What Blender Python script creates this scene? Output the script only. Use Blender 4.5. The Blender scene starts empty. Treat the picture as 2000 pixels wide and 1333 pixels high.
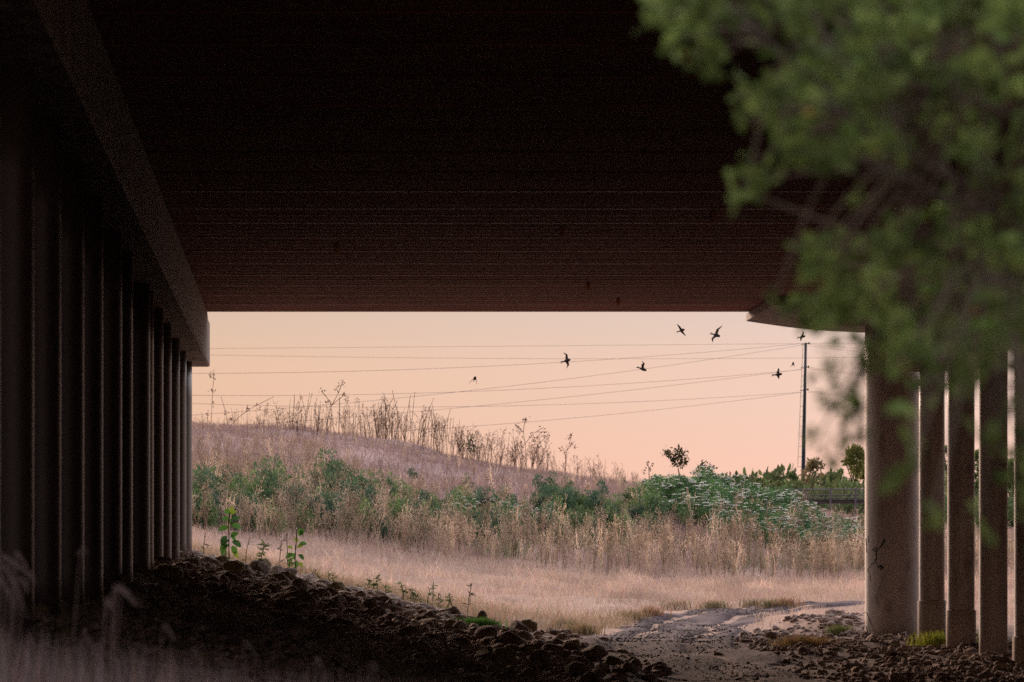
import bpy, math, random
import numpy as np
from mathutils import Vector, Matrix

random.seed(7)
rng = np.random.default_rng(7)
R = math.radians
scene = bpy.context.scene
C = scene.collection

# ------------------------------------------------------------------ camera
F = 7500.0            # focal length in pixels of the 2000 px wide photograph (135 mm lens)
HOR = 1140.0          # row of the horizon
cam_data = bpy.data.cameras.new('camera')
cam = bpy.data.objects.new('camera', cam_data)
C.objects.link(cam)
cam.location = (0, 0, 0)
cam.rotation_euler = (R(90), 0, 0)
cam_data.lens = 135
cam_data.sensor_width = 36
cam_data.shift_y = (HOR - 666.5) / 2000
cam_data.clip_start = 0.1
cam_data.clip_end = 9000
cam_data.dof.use_dof = True
cam_data.dof.focus_distance = 78
cam_data.dof.aperture_fstop = 5.4
scene.camera = cam

# ------------------------------------------------------------------ sky and sun
SUN_EL, SUN_AZ = R(3), R(-22)       # low sun glow beyond the hill, a little to the left
world = bpy.data.worlds.new('World')
scene.world = world
world.use_nodes = True
wn, wl = world.node_tree.nodes, world.node_tree.links
wn.clear()
w_out = wn.new('ShaderNodeOutputWorld')
tc = wn.new('ShaderNodeTexCoord')
sep = wn.new('ShaderNodeSeparateXYZ')
wl.new(tc.outputs['Generated'], sep.inputs[0])
ramp = wn.new('ShaderNodeValToRGB')
ramp.color_ramp.interpolation = 'EASE'
els = [(0.0, (1.0, .50, .355)), (0.022, (.955, .52, .375)), (0.052, (.87, .545, .405)), (0.075, (.75, .53, .43)),
       (0.13, (1.25, .95, .80)), (0.35, (2.2, 1.80, 1.68)), (1.0, (1.25, 1.10, 1.25))]
while len(ramp.color_ramp.elements) < len(els):
    ramp.color_ramp.elements.new(0.5)
for e, (p, c) in zip(ramp.color_ramp.elements, els):
    e.position = p
    e.color = (*c, 1)
wl.new(sep.outputs['Z'], ramp.inputs[0])
# behind the camera the dusk sky is dimmer and bluer
az = wn.new('ShaderNodeMapRange')
az.inputs['From Min'].default_value = -0.35
az.inputs['From Max'].default_value = 0.45
az.interpolation_type = 'SMOOTHSTEP'
azs = wn.new('ShaderNodeMath'); azs.operation = 'MULTIPLY_ADD'; azs.inputs[1].default_value = 0.9
wl.new(sep.outputs['Z'], azs.inputs[0]); wl.new(sep.outputs['Y'], azs.inputs[2])
wl.new(azs.outputs[0], az.inputs['Value'])
tint = wn.new('ShaderNodeMix'); tint.data_type = 'RGBA'
tint.inputs[6].default_value = (.18, .165, .18, 1)
tint.inputs[7].default_value = (1, 1, 1, 1)
wl.new(az.outputs[0], tint.inputs[0])
mul = wn.new('ShaderNodeMix'); mul.data_type = 'RGBA'; mul.blend_type = 'MULTIPLY'
mul.inputs[0].default_value = 1
wl.new(ramp.outputs[0], mul.inputs[6]); wl.new(tint.outputs[2], mul.inputs[7])
# slightly brighter and pinker towards the sun on the right
sx = wn.new('ShaderNodeMapRange')
sx.inputs['From Min'].default_value = -0.10
sx.inputs['From Max'].default_value = 0.14
wl.new(sep.outputs['X'], sx.inputs['Value'])
tint2 = wn.new('ShaderNodeMix'); tint2.data_type = 'RGBA'
tint2.inputs[6].default_value = (.93, .96, .90, 1)
tint2.inputs[7].default_value = (1.06, 1.20, 1.36, 1)
wl.new(sx.outputs[0], tint2.inputs[0])
mul2 = wn.new('ShaderNodeMix'); mul2.data_type = 'RGBA'; mul2.blend_type = 'MULTIPLY'
mul2.inputs[0].default_value = 1
wl.new(mul.outputs[2], mul2.inputs[6]); wl.new(tint2.outputs[2], mul2.inputs[7])
bg = wn.new('ShaderNodeBackground'); bg.inputs['Strength'].default_value = 1.0
wl.new(mul2.outputs[2], bg.inputs['Color'])
sky = wn.new('ShaderNodeTexSky')
sky.sky_type = 'NISHITA'; sky.sun_disc = False
sky.sun_elevation = SUN_EL; sky.sun_rotation = SUN_AZ
bg2 = wn.new('ShaderNodeBackground'); bg2.inputs['Strength'].default_value = 0.001
wl.new(sky.outputs[0], bg2.inputs['Color'])
addw = wn.new('ShaderNodeAddShader')
wl.new(bg.outputs[0], addw.inputs[0]); wl.new(bg2.outputs[0], addw.inputs[1])
wl.new(addw.outputs[0], w_out.inputs[0])

sun_data = bpy.data.lights.new('sun', 'SUN')
sun_data.energy = 4.2
sun_data.angle = R(16)
sun_data.color = (1, .68, .52)
sun = bpy.data.objects.new('sun', sun_data)
C.objects.link(sun)
sd = Vector((math.sin(SUN_AZ) * math.cos(SUN_EL), math.cos(SUN_AZ) * math.cos(SUN_EL), math.sin(SUN_EL + R(11))))
sun.rotation_euler = sd.to_track_quat('Z', 'Y').to_euler()
sun.location = (0, 0, 60)

vs = scene.view_settings
vs.view_transform = 'Standard'; vs.look = 'None'; vs.exposure = 0; vs.gamma = 1; vs.use_curve_mapping = False
scene.cycles.max_bounces = 6
scene.cycles.diffuse_bounces = 4
scene.cycles.use_denoising = False
scene.cycles.sample_clamp_indirect = 3.0
scene.cycles.sample_clamp_direct = 4.0

# ------------------------------------------------------------------ helpers
def P(px, py, D):
    return Vector(((px - 1000) * D / F, D, (HOR - py) * D / F))

def smooth(t):
    t = np.clip(t, 0, 1)
    return t * t * (3 - 2 * t)

def vnoise(x, y, s=0):
    x = np.asarray(x, float); y = np.asarray(y, float)
    xi = np.floor(x); yi = np.floor(y)
    fx = smooth(x - xi); fy = smooth(y - yi)
    def h(a, b):
        v = np.sin(a * 127.1 + b * 311.7 + s * 74.7) * 43758.5453
        return v - np.floor(v)
    return (h(xi, yi) * (1 - fx) * (1 - fy) + h(xi + 1, yi) * fx * (1 - fy) +
            h(xi, yi + 1) * (1 - fx) * fy + h(xi + 1, yi + 1) * fx * fy) * 2 - 1

def mesh_np(name, verts, tris, mat=None, col=None, smooth_sh=False, quads=None):
    me = bpy.data.meshes.new(name)
    verts = np.asarray(verts, np.float32).reshape(-1, 3)
    tris = np.asarray(tris, np.int32).reshape(-1, 3)
    nq = 0 if quads is None else len(quads)
    loops = tris.ravel()
    starts = np.arange(len(tris), dtype=np.int32) * 3
    if nq:
        quads = np.asarray(quads, np.int32).reshape(-1, 4)
        starts = np.concatenate([starts, len(loops) + np.arange(nq, dtype=np.int32) * 4])
        loops = np.concatenate([loops, quads.ravel()])
    me.vertices.add(len(verts)); me.vertices.foreach_set('co', verts.ravel())
    me.loops.add(len(loops)); me.loops.foreach_set('vertex_index', loops.astype(np.int32))
    me.polygons.add(len(starts)); me.polygons.foreach_set('loop_start', starts.astype(np.int32))
    if col is not None:
        a = me.attributes.new('Col', 'FLOAT_COLOR', 'POINT')
        c = np.ones((len(verts), 4), np.float32); c[:, :3] = col
        a.data.foreach_set('color', c.ravel())
    me.update(calc_edges=True)
    if smooth_sh:
        me.polygons.foreach_set('use_smooth', np.ones(len(starts), bool))
    if mat: me.materials.append(mat)
    me.validate()
    return me

def link(name, data, parent=None, **kw):
    o = bpy.data.objects.new(name, data)
    C.objects.link(o)
    if parent: o.parent = parent
    for k, v in kw.items(): o[k] = v
    return o

def copy_tree(o, parent=None):
    c = o.copy(); C.objects.link(c); c.parent = parent
    for ch in list(o.children): copy_tree(ch, c)
    return c

class MB:
    """collects simple solids into one mesh"""
    def __init__(s): s.v = []; s.f = []
    def box(s, x0, x1, y0, y1, z0, z1, skew=0.0):
        n = len(s.v)
        for z in (z0, z1):
            for x, y in ((x0, y0), (x1, y0), (x1, y1), (x0, y1)):
                s.v.append((x - skew * y, y, z))
        s.f += [(n, n+3, n+2, n+1), (n+4, n+5, n+6, n+7), (n, n+1, n+5, n+4), (n+1, n+2, n+6, n+5), (n+2, n+3, n+7, n+6), (n+3, n, n+4, n+7)]
    def tube(s, pts, rads, seg=8, cap=True):
        n0 = len(s.v); pts = [Vector(p) for p in pts]
        for i, p in enumerate(pts):
            d = (pts[min(i+1, len(pts)-1)] - pts[max(i-1, 0)]).normalized()
            a = d.orthogonal().normalized() if abs(d.z) < .99 else Vector((1, 0, 0))
            b = d.cross(a)
            for k in range(seg):
                t = 2 * math.pi * k / seg
                s.v.append(tuple(p + (a * math.cos(t) + b * math.sin(t)) * rads[i]))
        for i in range(len(pts)-1):
            for k in range(seg):
                a0 = n0 + i*seg + k; a1 = n0 + i*seg + (k+1) % seg
                s.f.append((a0, a1, a1+seg, a0+seg))
        if cap:
            s.f.append(tuple(n0 + k for k in range(seg))[::-1])
            s.f.append(tuple(n0 + (len(pts)-1)*seg + k for k in range(seg)))
    def loft(s, sections, closed=True):
        n0 = len(s.v); m = len(sections[0])
        for sec in sections: s.v += [tuple(p) for p in sec]
        for i in range(len(sections)-1):
            for k in range(m):
                a0 = n0 + i*m + k; a1 = n0 + i*m + (k+1) % m
                s.f.append((a0, a1, a1+m, a0+m))
        s.f.append(tuple(n0 + k for k in range(m))[::-1])
        s.f.append(tuple(n0 + (len(sections)-1)*m + k for k in range(m)))
    def build(s, name, mat, parent=None, smooth_sh=False, bevel=0, **kw):
        me = bpy.data.meshes.new(name)
        me.from_pydata(s.v, [], s.f); me.update()
        if smooth_sh: me.polygons.foreach_set('use_smooth', [True]*len(me.polygons))
        me.materials.append(mat)
        o = link(name, me, parent, **kw)
        if bevel:
            b = o.modifiers.new('bevel', 'BEVEL'); b.width = bevel; b.segments = 2
        return o

# vectorised vegetation pieces -------------------------------------------------
def sticks(p0, p1, r0, r1):
    """three sided tapered prisms"""
    p0 = np.asarray(p0, float); p1 = np.asarray(p1, float); n = len(p0)
    d = p1 - p0; d /= np.linalg.norm(d, axis=1, keepdims=True) + 1e-9
    ref = np.where(np.abs(d[:, 2:3]) > .9, np.array([[1., 0, 0]]), np.array([[0, 0, 1.]]))
    a = np.cross(d, ref); a /= np.linalg.norm(a, axis=1, keepdims=True) + 1e-9
    b = np.cross(d, a)
    r0 = np.broadcast_to(r0, (n,))[:, None]; r1 = np.broadcast_to(r1, (n,))[:, None]
    vs_ = []
    for (p, r) in ((p0, r0), (p1, r1)):
        for k in range(3):
            t = 2.0944 * k
            vs_.append(p + (a * math.cos(t) + b * math.sin(t)) * r)
    v = np.stack(vs_, 1).reshape(-1, 3)
    t = np.array([[0, 1, 4], [0, 4, 3], [1, 2, 5], [1, 5, 4], [2, 0, 3], [2, 3, 5]])
    tr = (t[None] + (np.arange(n) * 6)[:, None, None]).reshape(-1, 3)
    return v, tr, 6

def leaves(c, d, L, W, fold=.25, rg=rng):
    """folded pointed leaves: base c, direction d"""
    c = np.asarray(c, float); d = np.asarray(d, float); n = len(c)
    d = d / (np.linalg.norm(d, axis=1, keepdims=True) + 1e-9)
    r = rg.normal(size=(n, 3)); s = np.cross(d, r); s /= np.linalg.norm(s, axis=1, keepdims=True) + 1e-9
    nn = np.cross(d, s)
    L = np.broadcast_to(L, (n,))[:, None]; W = np.broadcast_to(W, (n,))[:, None]
    v = np.stack([c, c + d*L*.35 + s*W*.5 + nn*W*fold, c + d*L*.75 + s*W*.38 + nn*W*fold*.7, c + d*L - nn*L*.1,
                  c + d*L*.75 - s*W*.38 + nn*W*fold*.7, c + d*L*.35 - s*W*.5 + nn*W*fold], 1).reshape(-1, 3)
    t = np.array([[0, 1, 5], [1, 2, 4], [1, 4, 5], [2, 3, 4]])
    tr = (t[None] + (np.arange(n) * 6)[:, None, None]).reshape(-1, 3)
    return v, tr, 6

def blades(p, h, lean, w, rg=rng, droop=.35):
    """curved grass blades, 3 levels"""
    n = len(p)
    az_ = rg.uniform(0, 2*math.pi, n); ld = np.stack([np.cos(az_), np.sin(az_), np.zeros(n)], 1)
    wa = rg.uniform(0, math.pi, n); wd = np.stack([np.cos(wa), np.sin(wa)*.5, np.zeros(n)], 1)
    h = np.broadcast_to(h, (n,))[:, None]; lean = np.broadcast_to(lean, (n,))[:, None]; w = np.broadcast_to(w, (n,))[:, None]
    up = np.array([[0, 0, 1.]])
    a = p; b = p + up*h*.55 + ld*h*lean*.35; c = p + up*h*(1-lean*droop) + ld*h*lean
    v = np.stack([a - wd*w*.5, a + wd*w*.5, b - wd*w*.4, b + wd*w*.4, c], 1).reshape(-1, 3)
    t = np.array([[0, 1, 3], [0, 3, 2], [2, 3, 4]])
    tr = (t[None] + (np.arange(n) * 5)[:, None, None]).reshape(-1, 3)
    return v, tr, 5

class VB:
    def __init__(s): s.v = []; s.t = []; s.c = []; s.n = 0
    def add(s, pack, col, per=None):
        v, t, k = pack
        s.v.append(v); s.t.append(t + s.n); s.n += len(v)
        col = np.asarray(col, float)
        if col.ndim == 1: col = np.broadcast_to(col, (len(v), 3))
        else: col = np.repeat(col, k, axis=0)
        s.c.append(col)
    def mesh(s, name, mat): return mesh_np(name, np.concatenate(s.v), np.concatenate(s.t), mat, np.concatenate(s.c))
    def arrays(s): return np.concatenate(s.v), np.concatenate(s.t), np.concatenate(s.c)

def colvar(base, n, var=.15, rg=rng, alt=None, mixp=None):
    b = np.tile(np.asarray(base, float), (n, 1))
    if alt is not None:
        m = rg.uniform(0, 1, (n, 1)) if mixp is None else (rg.uniform(0, 1, (n, 1)) < mixp)
        b = b * (1-m) + np.asarray(alt) * m
    return np.clip(b * rg.uniform(1-var, 1+var, (n, 1)) * rg.uniform(1-var*.3, 1+var*.3, (n, 3)), 0, 1)

# ------------------------------------------------------------------ materials
def new_mat(name):
    m = bpy.data.materials.new(name); m.use_nodes = True
    n, l = m.node_tree.nodes, m.node_tree.links
    b = n['Principled BSDF']
    return m, n, l, b

def noise_mat(name, c1, c2, scale=3, rough=.9, bump=.3, detail=8, stretch=(1, 1, 1), spec=.25, c3=None, scale2=20, bumpdist=.02):
    m, n, l, b = new_mat(name)
    t = n.new('ShaderNodeTexCoord'); mp = n.new('ShaderNodeMapping'); mp.inputs['Scale'].default_value = stretch
    l.new(t.outputs['Object'], mp.inputs[0])
    no = n.new('ShaderNodeTexNoise'); no.inputs['Scale'].default_value = scale; no.inputs['Detail'].default_value = detail
    no.inputs['Roughness'].default_value = .65
    l.new(mp.outputs[0], no.inputs['Vector'])
    r = n.new('ShaderNodeValToRGB')
    r.color_ramp.elements[0].position = .34; r.color_ramp.elements[0].color = (*c1, 1)
    r.color_ramp.elements[1].position = .68; r.color_ramp.elements[1].color = (*c2, 1)
    l.new(no.outputs[0], r.inputs[0])
    colout = r.outputs[0]
    no2 = n.new('ShaderNodeTexNoise'); no2.inputs['Scale'].default_value = scale2; no2.inputs['Detail'].default_value = 6
    l.new(mp.outputs[0], no2.inputs['Vector'])
    if c3:
        r2 = n.new('ShaderNodeValToRGB'); r2.color_ramp.elements[0].position = .52; r2.color_ramp.elements[1].position = .66
        l.new(no2.outputs[0], r2.inputs[0])
        mx = n.new('ShaderNodeMix'); mx.data_type = 'RGBA'
        l.new(r2.outputs[0], mx.inputs[0]); l.new(colout, mx.inputs[6]); mx.inputs[7].default_value = (*c3, 1)
        colout = mx.outputs[2]
    l.new(colout, b.inputs['Base Color'])
    b.inputs['Roughness'].default_value = rough
    b.inputs['Specular IOR Level'].default_value = spec
    if bump:
        ad = n.new('ShaderNodeMath'); ad.operation = 'ADD'
        l.new(no.outputs[0], ad.inputs[0]); l.new(no2.outputs[0], ad.inputs[1])
        bp = n.new('ShaderNodeBump'); bp.inputs['Strength'].default_value = bump; bp.inputs['Distance'].default_value = bumpdist
        l.new(ad.outputs[0], bp.inputs['Height']); l.new(bp.outputs[0], b.inputs['Normal'])
    return m

def veg_mat(name, transl=.3, gain=1.0, rough=.8):
    m, n, l, b = new_mat(name)
    a = n.new('ShaderNodeAttribute'); a.attribute_name = 'Col'
    t = n.new('ShaderNodeTexCoord')
    oi = n.new('ShaderNodeObjectInfo')
    no = n.new('ShaderNodeTexNoise'); no.inputs['Scale'].default_value = 1.3; no.inputs['Detail'].default_value = 3
    l.new(t.outputs['Object'], no.inputs['Vector'])
    mr = n.new('ShaderNodeMapRange'); mr.inputs['To Min'].default_value = .72*gain; mr.inputs['To Max'].default_value = 1.3*gain
    ad = n.new('ShaderNodeMath'); ad.operation = 'MULTIPLY_ADD'; ad.inputs[1].default_value = .25
    l.new(oi.outputs['Random'], ad.inputs[0]); l.new(no.outputs[0], ad.inputs[2])
    l.new(ad.outputs[0], mr.inputs[0])
    mx = n.new('ShaderNodeMix'); mx.data_type = 'RGBA'; mx.blend_type = 'MULTIPLY'; mx.inputs[0].default_value = 1
    l.new(a.outputs['Color'], mx.inputs[6]); l.new(mr.outputs[0], mx.inputs[7])
    l.new(mx.outputs[2], b.inputs['Base Color'])
    b.inputs['Roughness'].default_value = rough; b.inputs['Specular IOR Level'].default_value = .2
    if transl:
        tr = n.new('ShaderNodeBsdfTranslucent'); l.new(mx.outputs[2], tr.inputs[0])
        ms = n.new('ShaderNodeMixShader'); ms.inputs[0].default_value = transl
        l.new(b.outputs[0], ms.inputs[1]); l.new(tr.outputs[0], ms.inputs[2])
        l.new(ms.outputs[0], n['Material Output'].inputs[0])
    return m

M_concrete = noise_mat('weathered_concrete', (.30, .24, .20), (.40, .33, .28), 1.2, .85, .25, c3=(.24, .19, .155), scale2=5)
M_column = noise_mat('column_concrete', (.38, .335, .305), (.52, .465, .425), 1.6, .5, .2, stretch=(1, 1, .35), c3=(.32, .27, .24), scale2=7, spec=.6)
M_column_shaded = noise_mat('shaded_column_concrete', (.05, .036, .03), (.08, .058, .048), 1.6, .42, .12, stretch=(1, 1, .35), c3=(.06, .045, .037), scale2=7, spec=.7)  # darker copy of the column concrete, left row's shade put into its colour
M_rough = noise_mat('rough_dark_concrete', (.12, .09, .075), (.19, .145, .12), 3, .95, .2, spec=.1)
M_cap = noise_mat('stained_cap_concrete', (.09, .065, .052), (.30, .235, .19), 5, .75, .4, stretch=(1, 1, .05), c3=(.06, .045, .035), scale2=9, spec=.3)
M_soffit = noise_mat('board_formed_concrete', (.16, .066, .05), (.26, .11, .082), 1.4, .95, 0, stretch=(.25, 1.6, 1), c3=(.12, .05, .038), scale2=3, spec=.12)
M_seam = noise_mat('smooth_cement_fin', (.26, .13, .10), (.36, .19, .15), 2, .5, 0, spec=.4)
M_fieldsoil = None

# ------------------------------------------------------------------ terrain
PU = [-60, -12, -9.5, -6, -3, -1.72, -.34, .66, 1.83, 3.96, 8, 12, 14, 20, 60]
PZ = [5.0, 4.9, 4.2, 2.3, .9, .33, .075, -.22, -.49, -.78, -.76, -.60, .2, 4.2, 4.9]  # rise at the right end is added out of view to block side light
XC = [(p - 1000) * 128 / F for p in (-1500, 0, 376, 560, 700, 800, 900, 1000, 1100, 1200, 1300, 1450, 1560, 1690, 1900, 2300, 3500)]
ZC = [(HOR - y) * 128 / F for y in (790, 815, 832, 846, 853, 871, 897, 914, 928, 944, 955, 975, 1000, 1022, 1040, 1050, 1050)]

def H(x, y):
    x = np.asarray(x, float); y = np.asarray(y, float)
    u = x + .052 * y
    yb = np.clip(y, 14, 90)
    # smooth profile under the bridge
    z = np.interp(u, PU, PZ) * .5 + np.interp(u - .35, PU, PZ) * .25 + np.interp(u + .35, PU, PZ) * .25
    # left embankment and the added right light block only lift ground near the bridge
    k = smooth((y - 58) / 26.)
    zf = np.interp(x, [-14, -7, -2, 3, 10, 20], [.75, .32, -.35, -.74, -.72, -.6])
    z = z * (1 - k) + zf * k
    z = z + .022 * (yb - 55)
    foot = np.interp(x, [-13, -7, -3, 3, 9, 16], [66, 76, 83, 86, 90, 94])
    t = np.clip((y - foot) / (128 - foot), 0, 1)
    zc = np.interp(x, XC, ZC) + .1 * vnoise(x * .3, y * .2, 3)
    e = t * .55 + smooth(t) * .45
    z = z * (1 - e) + zc * e
    # rise carrying the hemlock
    cx = (x - 4.6) / 4.4; cy = (y - 107) / 9.
    z = z + .75 * np.exp(-(cx*cx*1.0 + cy*cy)) * (y > 80)
    # beyond the crest the land falls to a plateau
    b = smooth((y - 130) / 70.)
    z = z * (1 - b) + 2.6 * b
    z = z + np.clip((y - 330) / 3000, 0, 1) * 3
    n = .07 * vnoise(x * .55, y * .35, 1) + .035 * vnoise(x * 1.7, y * 1.2, 2)
    n = n + .02 * vnoise(x * 3.1, y * 2.4, 5)
    # heap of loose soil and clods on the right bank
    m = np.exp(-(((x - 5.0) / 1.15) ** 2 + ((y - 56.2) / 1.3) ** 2))
    z = z + .20 * m + .12 * np.exp(-(((x - 4.4) / .5) ** 2 + ((y - 56.0) / .8) ** 2))
    z = z + .10 * smooth((u - 5.2) / 1.5) * (y < 57) * (y > 30) * (1 + vnoise(x * 2.2, y * 1.5, 9)) * .5
    return z + n * np.clip(1 - (y - 140) / 60, .2, 1)

def Hs(x, y): return float(H(np.array([x]), np.array([y]))[0])

def hit(px, py, D0=20, D1=160):
    """where the view ray through a pixel first meets the ground"""
    D = np.arange(D0, D1, .1)
    x = (px - 1000) * D / F; z = (HOR - py) * D / F
    below = np.nonzero(z <= H(x, D))[0]
    D_ = D[below[0]] if len(below) else D1
    x = (px - 1000) * D_ / F
    return Vector((x, D_, Hs(x, D_)))

xs = np.concatenate([np.array([-2500, -1200, -600, -300, -150, -90, -60, -45, -35, -28, -23, -19.]), np.arange(-16, 18.01, .25), np.array([20, 23, 27, 32, 40, 55, 80, 150, 300, 600, 1200, 2500.])])
ys = np.concatenate([np.array([-1500, -500, -200, -80, -40, -20, -10, -5, 0, 3, 6, 9, 12, 15.]), np.arange(17, 72, .25), np.arange(72, 140, .5), np.arange(140, 260, 8), np.array([280, 320, 380, 460, 600, 900, 1500, 2500, 4500, 8000.])])
X, Y = np.meshgrid(xs, ys)
Z = H(X, Y)
Z[Y > 5000] -= 1.0
nx, ny = len(xs), len(ys)
idx = (np.arange(ny-1)[:, None] * nx + np.arange(nx-1)[None]).ravel()
quads = np.stack([idx, idx+1, idx+nx+1, idx+nx], 1)

# zones of what the ground is made of: bare brown soil below the bridge where nothing grows, dry field beyond
u_ = X + .052 * Y
edge = 55.5 + 1.2 * vnoise(X * .6, Y * .3, 11) + np.interp(u_, [0, 3, 4, 6, 8], [0, 0, 1, 3.5, 2.5]) * 0
bare = smooth((edge + .8 - Y) / 1.6) * smooth((Y - 12) / 6)
soil_c = np.stack([np.full(X.shape, .15), np.full(X.shape, .113), np.full(X.shape, .097)], -1)
silt = np.exp(-(((u_ - 3.3) / 1.4) ** 2)) * np.clip(1 + vnoise(X * 1.3, Y * .7, 12), 0, 2) * .5
soil_c = soil_c * (1 + silt[..., None] * .7)
soil_c = soil_c * (1 + .25 * vnoise(X * 2.3, Y * 1.7, 13))[..., None]
fld = np.array([.33, .235, .185]) * (1 + .18 * vnoise(X * .4, Y * .25, 14))[..., None]
hillk = smooth((Y - 88) / 14.)[..., None]
fld = fld * (1 - hillk) + np.array([.30, .215, .205]) * hillk * (1 + .2 * vnoise(X * .5, Y * .3, 15))[..., None]
far = smooth((Y - 140) / 60.)[..., None]
fld = fld * (1 - far) + np.array([.10, .10, .06]) * far
gc = fld * (1 - bare[..., None]) + soil_c * bare[..., None]

def ground_mat():
    m, n, l, b = new_mat('earth_and_dry_litter')
    a = n.new('ShaderNodeAttribute'); a.attribute_name = 'Col'
    t = n.new('ShaderNodeTexCoord')
    no = n.new('ShaderNodeTexNoise'); no.inputs['Scale'].default_value = 9; no.inputs['Detail'].default_value = 10; no.inputs['Roughness'].default_value = .7
    l.new(t.outputs['Object'], no.inputs['Vector'])
    mr = n.new('ShaderNodeMapRange'); mr.inputs['From Min'].default_value = .3; mr.inputs['From Max'].default_value = .7
    mr.inputs['To Min'].default_value = .55; mr.inputs['To Max'].default_value = 1.45
    l.new(no.outputs[0], mr.inputs[0])
    mx = n.new('ShaderNodeMix'); mx.data_type = 'RGBA'; mx.blend_type = 'MULTIPLY'; mx.inputs[0].default_value = 1
    l.new(a.outputs['Color'], mx.inputs[6]); l.new(mr.outputs[0], mx.inputs[7])
    l.new(mx.outputs[2], b.inputs['Base Color'])
    b.inputs['Roughness'].default_value = .95; b.inputs['Specular IOR Level'].default_value = .15
    bp = n.new('ShaderNodeBump'); bp.inputs['Strength'].default_value = .8; bp.inputs['Distance'].default_value = .06
    l.new(no.outputs[0], bp.inputs['Height']); l.new(bp.outputs[0], b.inputs['Normal'])
    return m
M_ground = ground_mat()
link('ground', mesh_np('ground', np.stack([X, Y, Z], -1), np.zeros((0, 3)), M_ground, gc.reshape(-1, 3), True, quads), kind='structure')

# dirt track
rows = [(1333, 1190, 1600), (1310, 1175, 1540), (1290, 1165, 1500), (1270, 1160, 1460), (1250, 1165, 1430), (1235, 1195, 1445), (1222, 1235, 1462),
        (1210, 1275, 1490), (1200, 1330, 1530), (1192, 1400, 1575), (1186, 1470, 1640), (1181, 1560, 1760), (1176, 1680, 1900)]
edges = [(hit(a, y), hit(b, y)) for y, a, b in rows]
l0, r0 = edges[0]
pre = [(Vector((4.2 - .052*y, y, 0)), Vector((8.3 - .052*y, y, 0))) for y in (-20, 0, 12, 20, 27, 33)]
edges = pre + edges
tv, tq = [], []
W = 24
K = []
for i in range(len(edges) - 1):
    a, b = edges[i], edges[i+1]
    for s in range(8):
        t = s / 8.
        K.append((a[0].lerp(b[0], t), a[1].lerp(b[1], t)))
K.append(edges[-1])
for i, (a, b) in enumerate(K):
    n1 = .22 * float(vnoise(i * .35, 0., 21)); n2 = .22 * float(vnoise(i * .35, 5., 22))
    for j in range(W + 1):
        t = j / W
        p = a.lerp(b, t)
        p.x += n1 * (1 - t) + n2 * t
        p.y += (n1 * (1 - t) + n2 * t) * .8
        rut = -.05 * (math.exp(-((t - .25) / .07) ** 2) + math.exp(-((t - .72) / .07) ** 2))
        edge_ = -.05 * (1 if j in (0, W) else 0)
        tv.append((p.x, p.y, Hs(p.x, p.y) + .035 + rut + edge_))
    if i:
        for j in range(W):
            q = (i-1) * (W+1) + j
            tq.append((q, q+1, q+W+2, q+W+1))
tva = np.array(tv)
tj = np.tile(np.arange(W + 1) / W, len(K))
rutm = np.exp(-((tj - .25) / .09) ** 2) + np.exp(-((tj - .72) / .09) ** 2)
tc_ = np.array([.085, .067, .07]) * (1.15 - .5 * rutm)[:, None] * (1 + .5 * vnoise(tva[:, 0] * 1.8, tva[:, 1] * .9, 23) + .2 * vnoise(tva[:, 0] * 5, tva[:, 1] * 3, 24))[:, None]
link('dirt_track', mesh_np('dirt_track', tva, np.zeros((0, 3)), M_ground, tc_, True, np.array(tq)), kind='structure')

# where the track runs, no grass
def track_mask(x, y):
    inside = np.zeros(len(x), bool)
    for (a, b), (c, d) in zip(K[:-1], K[1:]):
        q = [a, b, d, c]
        sgn = None; ok = np.ones(len(x), bool); ok2 = np.ones(len(x), bool)
        for i in range(4):
            p0, p1 = q[i], q[(i+1) % 4]
            cr = (p1.x - p0.x) * (y - p0.y) - (p1.y - p0.y) * (x - p0.x)
            ok &= cr >= 0; ok2 &= cr <= 0
        inside |= ok | ok2
    return inside

# ------------------------------------------------------------------ bridge
SK = .052
ZS = 3.89
bridge = link('concrete_bridge', None, label='dark concrete highway bridge seen from below, carried by rows of round columns', category='bridge')
bridge.location = (0, 55, -1)
def badd(mb, name, mat, parent=bridge, **kw):
    o = mb.build(name, mat, None, **kw)
    o.parent = parent
    o.matrix_parent_inverse = Matrix.Identity(4)
    off = Vector((0, 0, 0)); q = parent
    while q: off += q.location; q = q.parent
    o.location = -off
    return o
# deck with board marks on its underside
mb = MB()
y0, y1 = 14.0, 55.0
nb = int(round((y1 - y0) / .42)); bw = (y1 - y0) / nb
prof = []
rr = random.Random(3)
for i in range(nb):
    dz = rr.uniform(-.002, .002)
    prof.append((y0 + i*bw, ZS + dz)); prof.append((y0 + (i+1)*bw - .004, ZS + dz))
prof[0] = (y0, ZS); prof[-1] = (y1, ZS)
sec = [(y, z) for y, z in prof] + [(y1, ZS + .55), (y0, ZS + .55)]
mb.loft([[(-46, y, z) for y, z in sec], [(46, y, z) for y, z in sec]])
deck = badd(mb, 'deck', M_soffit)
mb = MB()
yy = y1 - 1.5; i = 0
main = []
while yy > y0 + .5:
    main.append(yy); yy -= rr.choice([1.58, 1.68, 1.75])
for y in [a for a in main if a > 36.5]: mb.box(-45.9, 45.9, y, y + .05, ZS - .006, ZS - .001)
o = badd(mb, 'form_seam', M_seam, deck, label='pale ridges left by the formwork joints')
mb = MB()
for y in [a for a in main if a <= 36.5]: mb.box(-45.9, 45.9, y, y + .05, ZS - .008, ZS - .001)  # nearer seams: shade painted in by giving them the dark soffit colour
badd(mb, 'shaded_seam', M_soffit, deck)
mb = MB()
for y in main:
    for k, wq in ((.42, .012), (.84, .016), (1.26, .011)):
        if y - k > 38 + 2 * k: mb.box(-45.9, 45.9, y - k, y - k + wq*1.6, ZS - .006, ZS - .001)
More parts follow.
